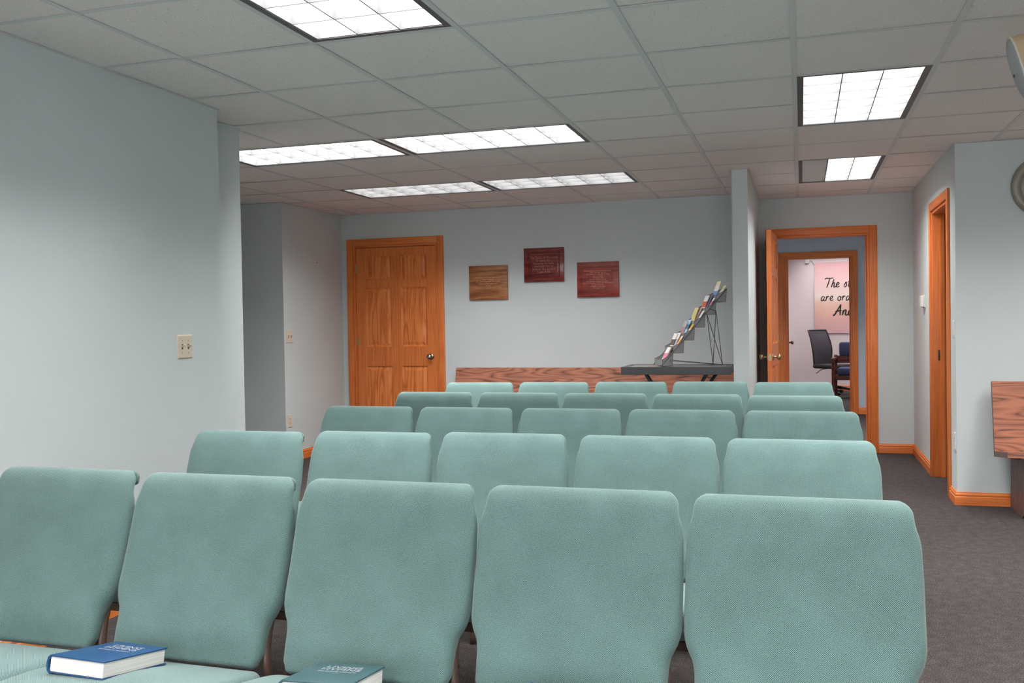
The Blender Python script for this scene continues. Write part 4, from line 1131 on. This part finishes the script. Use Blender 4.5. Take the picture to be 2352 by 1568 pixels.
m = MB(); m.tube([(0,0,0.10),(0,0,0.30)],0.03,14); m.tube([(0,0,0.30),(0,0,0.43)],0.018,12); m.build('gas_column', M['office_black'], t, smooth=True)
m = MB(); m.tube(catmull([(-0.10,0.05,0.415),(-0.20,0.08,0.405),(-0.27,0.1,0.36),(-0.30,0.11,0.345)],4),0.006,8); m.build('lever', M['office_black'], t, smooth=True)
for k in range(5):
    a = 2*PI*k/5+0.3; c, s = math.cos(a), math.sin(a)
    m = MB(); m.tube([(0.02*c,0.02*s,0.12),(0.16*c,0.16*s,0.10),(0.29*c,0.29*s,0.075)],[0.026,0.022,0.016],10); sp = m.build('star_leg', M['office_black'], t, smooth=True)
    m = MB(); m.tube([(0.29*c-0.022*s,0.29*s+0.022*c,0.028),(0.29*c+0.022*s,0.29*s-0.022*c,0.028)],0.028,14); m.build('caster', M['office_black'], sp, angle=0.6)
# padded wooden armchair
t = empty('padded_armchair', (0.80,15.35,0), math.radians(-6), label='wooden armchair with navy cushions beside the swivel chair', cat='chair')
m = MB(); m.bbox((-0.26,0.17,0.64),(0.30,0.27,0.86),0.035); m.build('back_cushion', M['navy'], t, angle=0.6)
m = MB(); m.bbox((-0.26,-0.27,0.36),(0.30,0.23,0.475),0.03); m.build('seat_cushion', M['navy'], t, angle=0.6)
m = MB(); m.bbox((-0.29,0.20,0.53),(0.33,0.245,0.65),0.008); m.build('back_rail', M['walnut'], t)
m = MB(); m.bbox((-0.29,-0.27,0.29),(0.33,0.20,0.36),0.008); m.build('seat_rail', M['walnut'], t)
for s in (-0.315, 0.325):
    m = MB(); m.tube(catmull([(s,0.23,0.66),(s,0.22,0.40),(s,0.23,0.15),(s,0.28,0.0)],5),0.024,10,ry=0.02); m.build('leg', M['walnut'], t, smooth=True)
    m = MB(); m.tube(catmull([(s,-0.30,0.60),(s,-0.27,0.40),(s,-0.27,0.15),(s,-0.30,0.0)],5),0.024,10,ry=0.02); m.build('leg', M['walnut'], t, smooth=True)
    m = MB(); m.bbox((s-0.03,-0.32,0.59),(s+0.03,0.22,0.63),0.012); m.build('armrest', M['walnut'], t, angle=0.6)

# ------------------------------------------------------------------ camera, world, view
f = 2147.6; W_, H_ = 2352, 1568
import numpy as np
def cam_rows(f, vp, hs):
    d = np.array([(vp[0]-W_/2)/f, (vp[1]-H_/2)/f, 1.0]); d /= np.linalg.norm(d)
    n = np.cross(d, np.array([1, hs, 0.0])); n /= np.linalg.norm(n)
    if n[1] > 0: n = -n
    return np.stack([np.cross(d, n), d, n])
Rc = cam_rows(f, (1840.5,729.9), -0.01628)     # rows: world axes in camera (x right, y down, z forward)
cd = bpy.data.cameras.new('camera'); co = bpy.data.objects.new('camera', cd); COL.objects.link(co)
cd.sensor_width = 36; cd.lens = 36*f/W_; cd.clip_start = 0.05; cd.clip_end = 100
mw = Matrix.Identity(4)
for i in range(3):
    mw[i][0] = Rc[i][0]; mw[i][1] = -Rc[i][1]; mw[i][2] = -Rc[i][2]
mw.translation = Vector((0, 0, 1.249))
co.matrix_world = mw
scene.camera = co
w = bpy.data.worlds.new('world'); scene.world = w; w.use_nodes = True
w.node_tree.nodes['Background'].inputs[0].default_value = (0.92,0.98,1.0,1)
w.node_tree.nodes['Background'].inputs[1].default_value = 9.0
vs_ = scene.view_settings
vs_.view_transform = 'Standard'; vs_.look = 'None'; vs_.gamma = 1; vs_.use_curve_mapping = False; vs_.exposure = 0.48
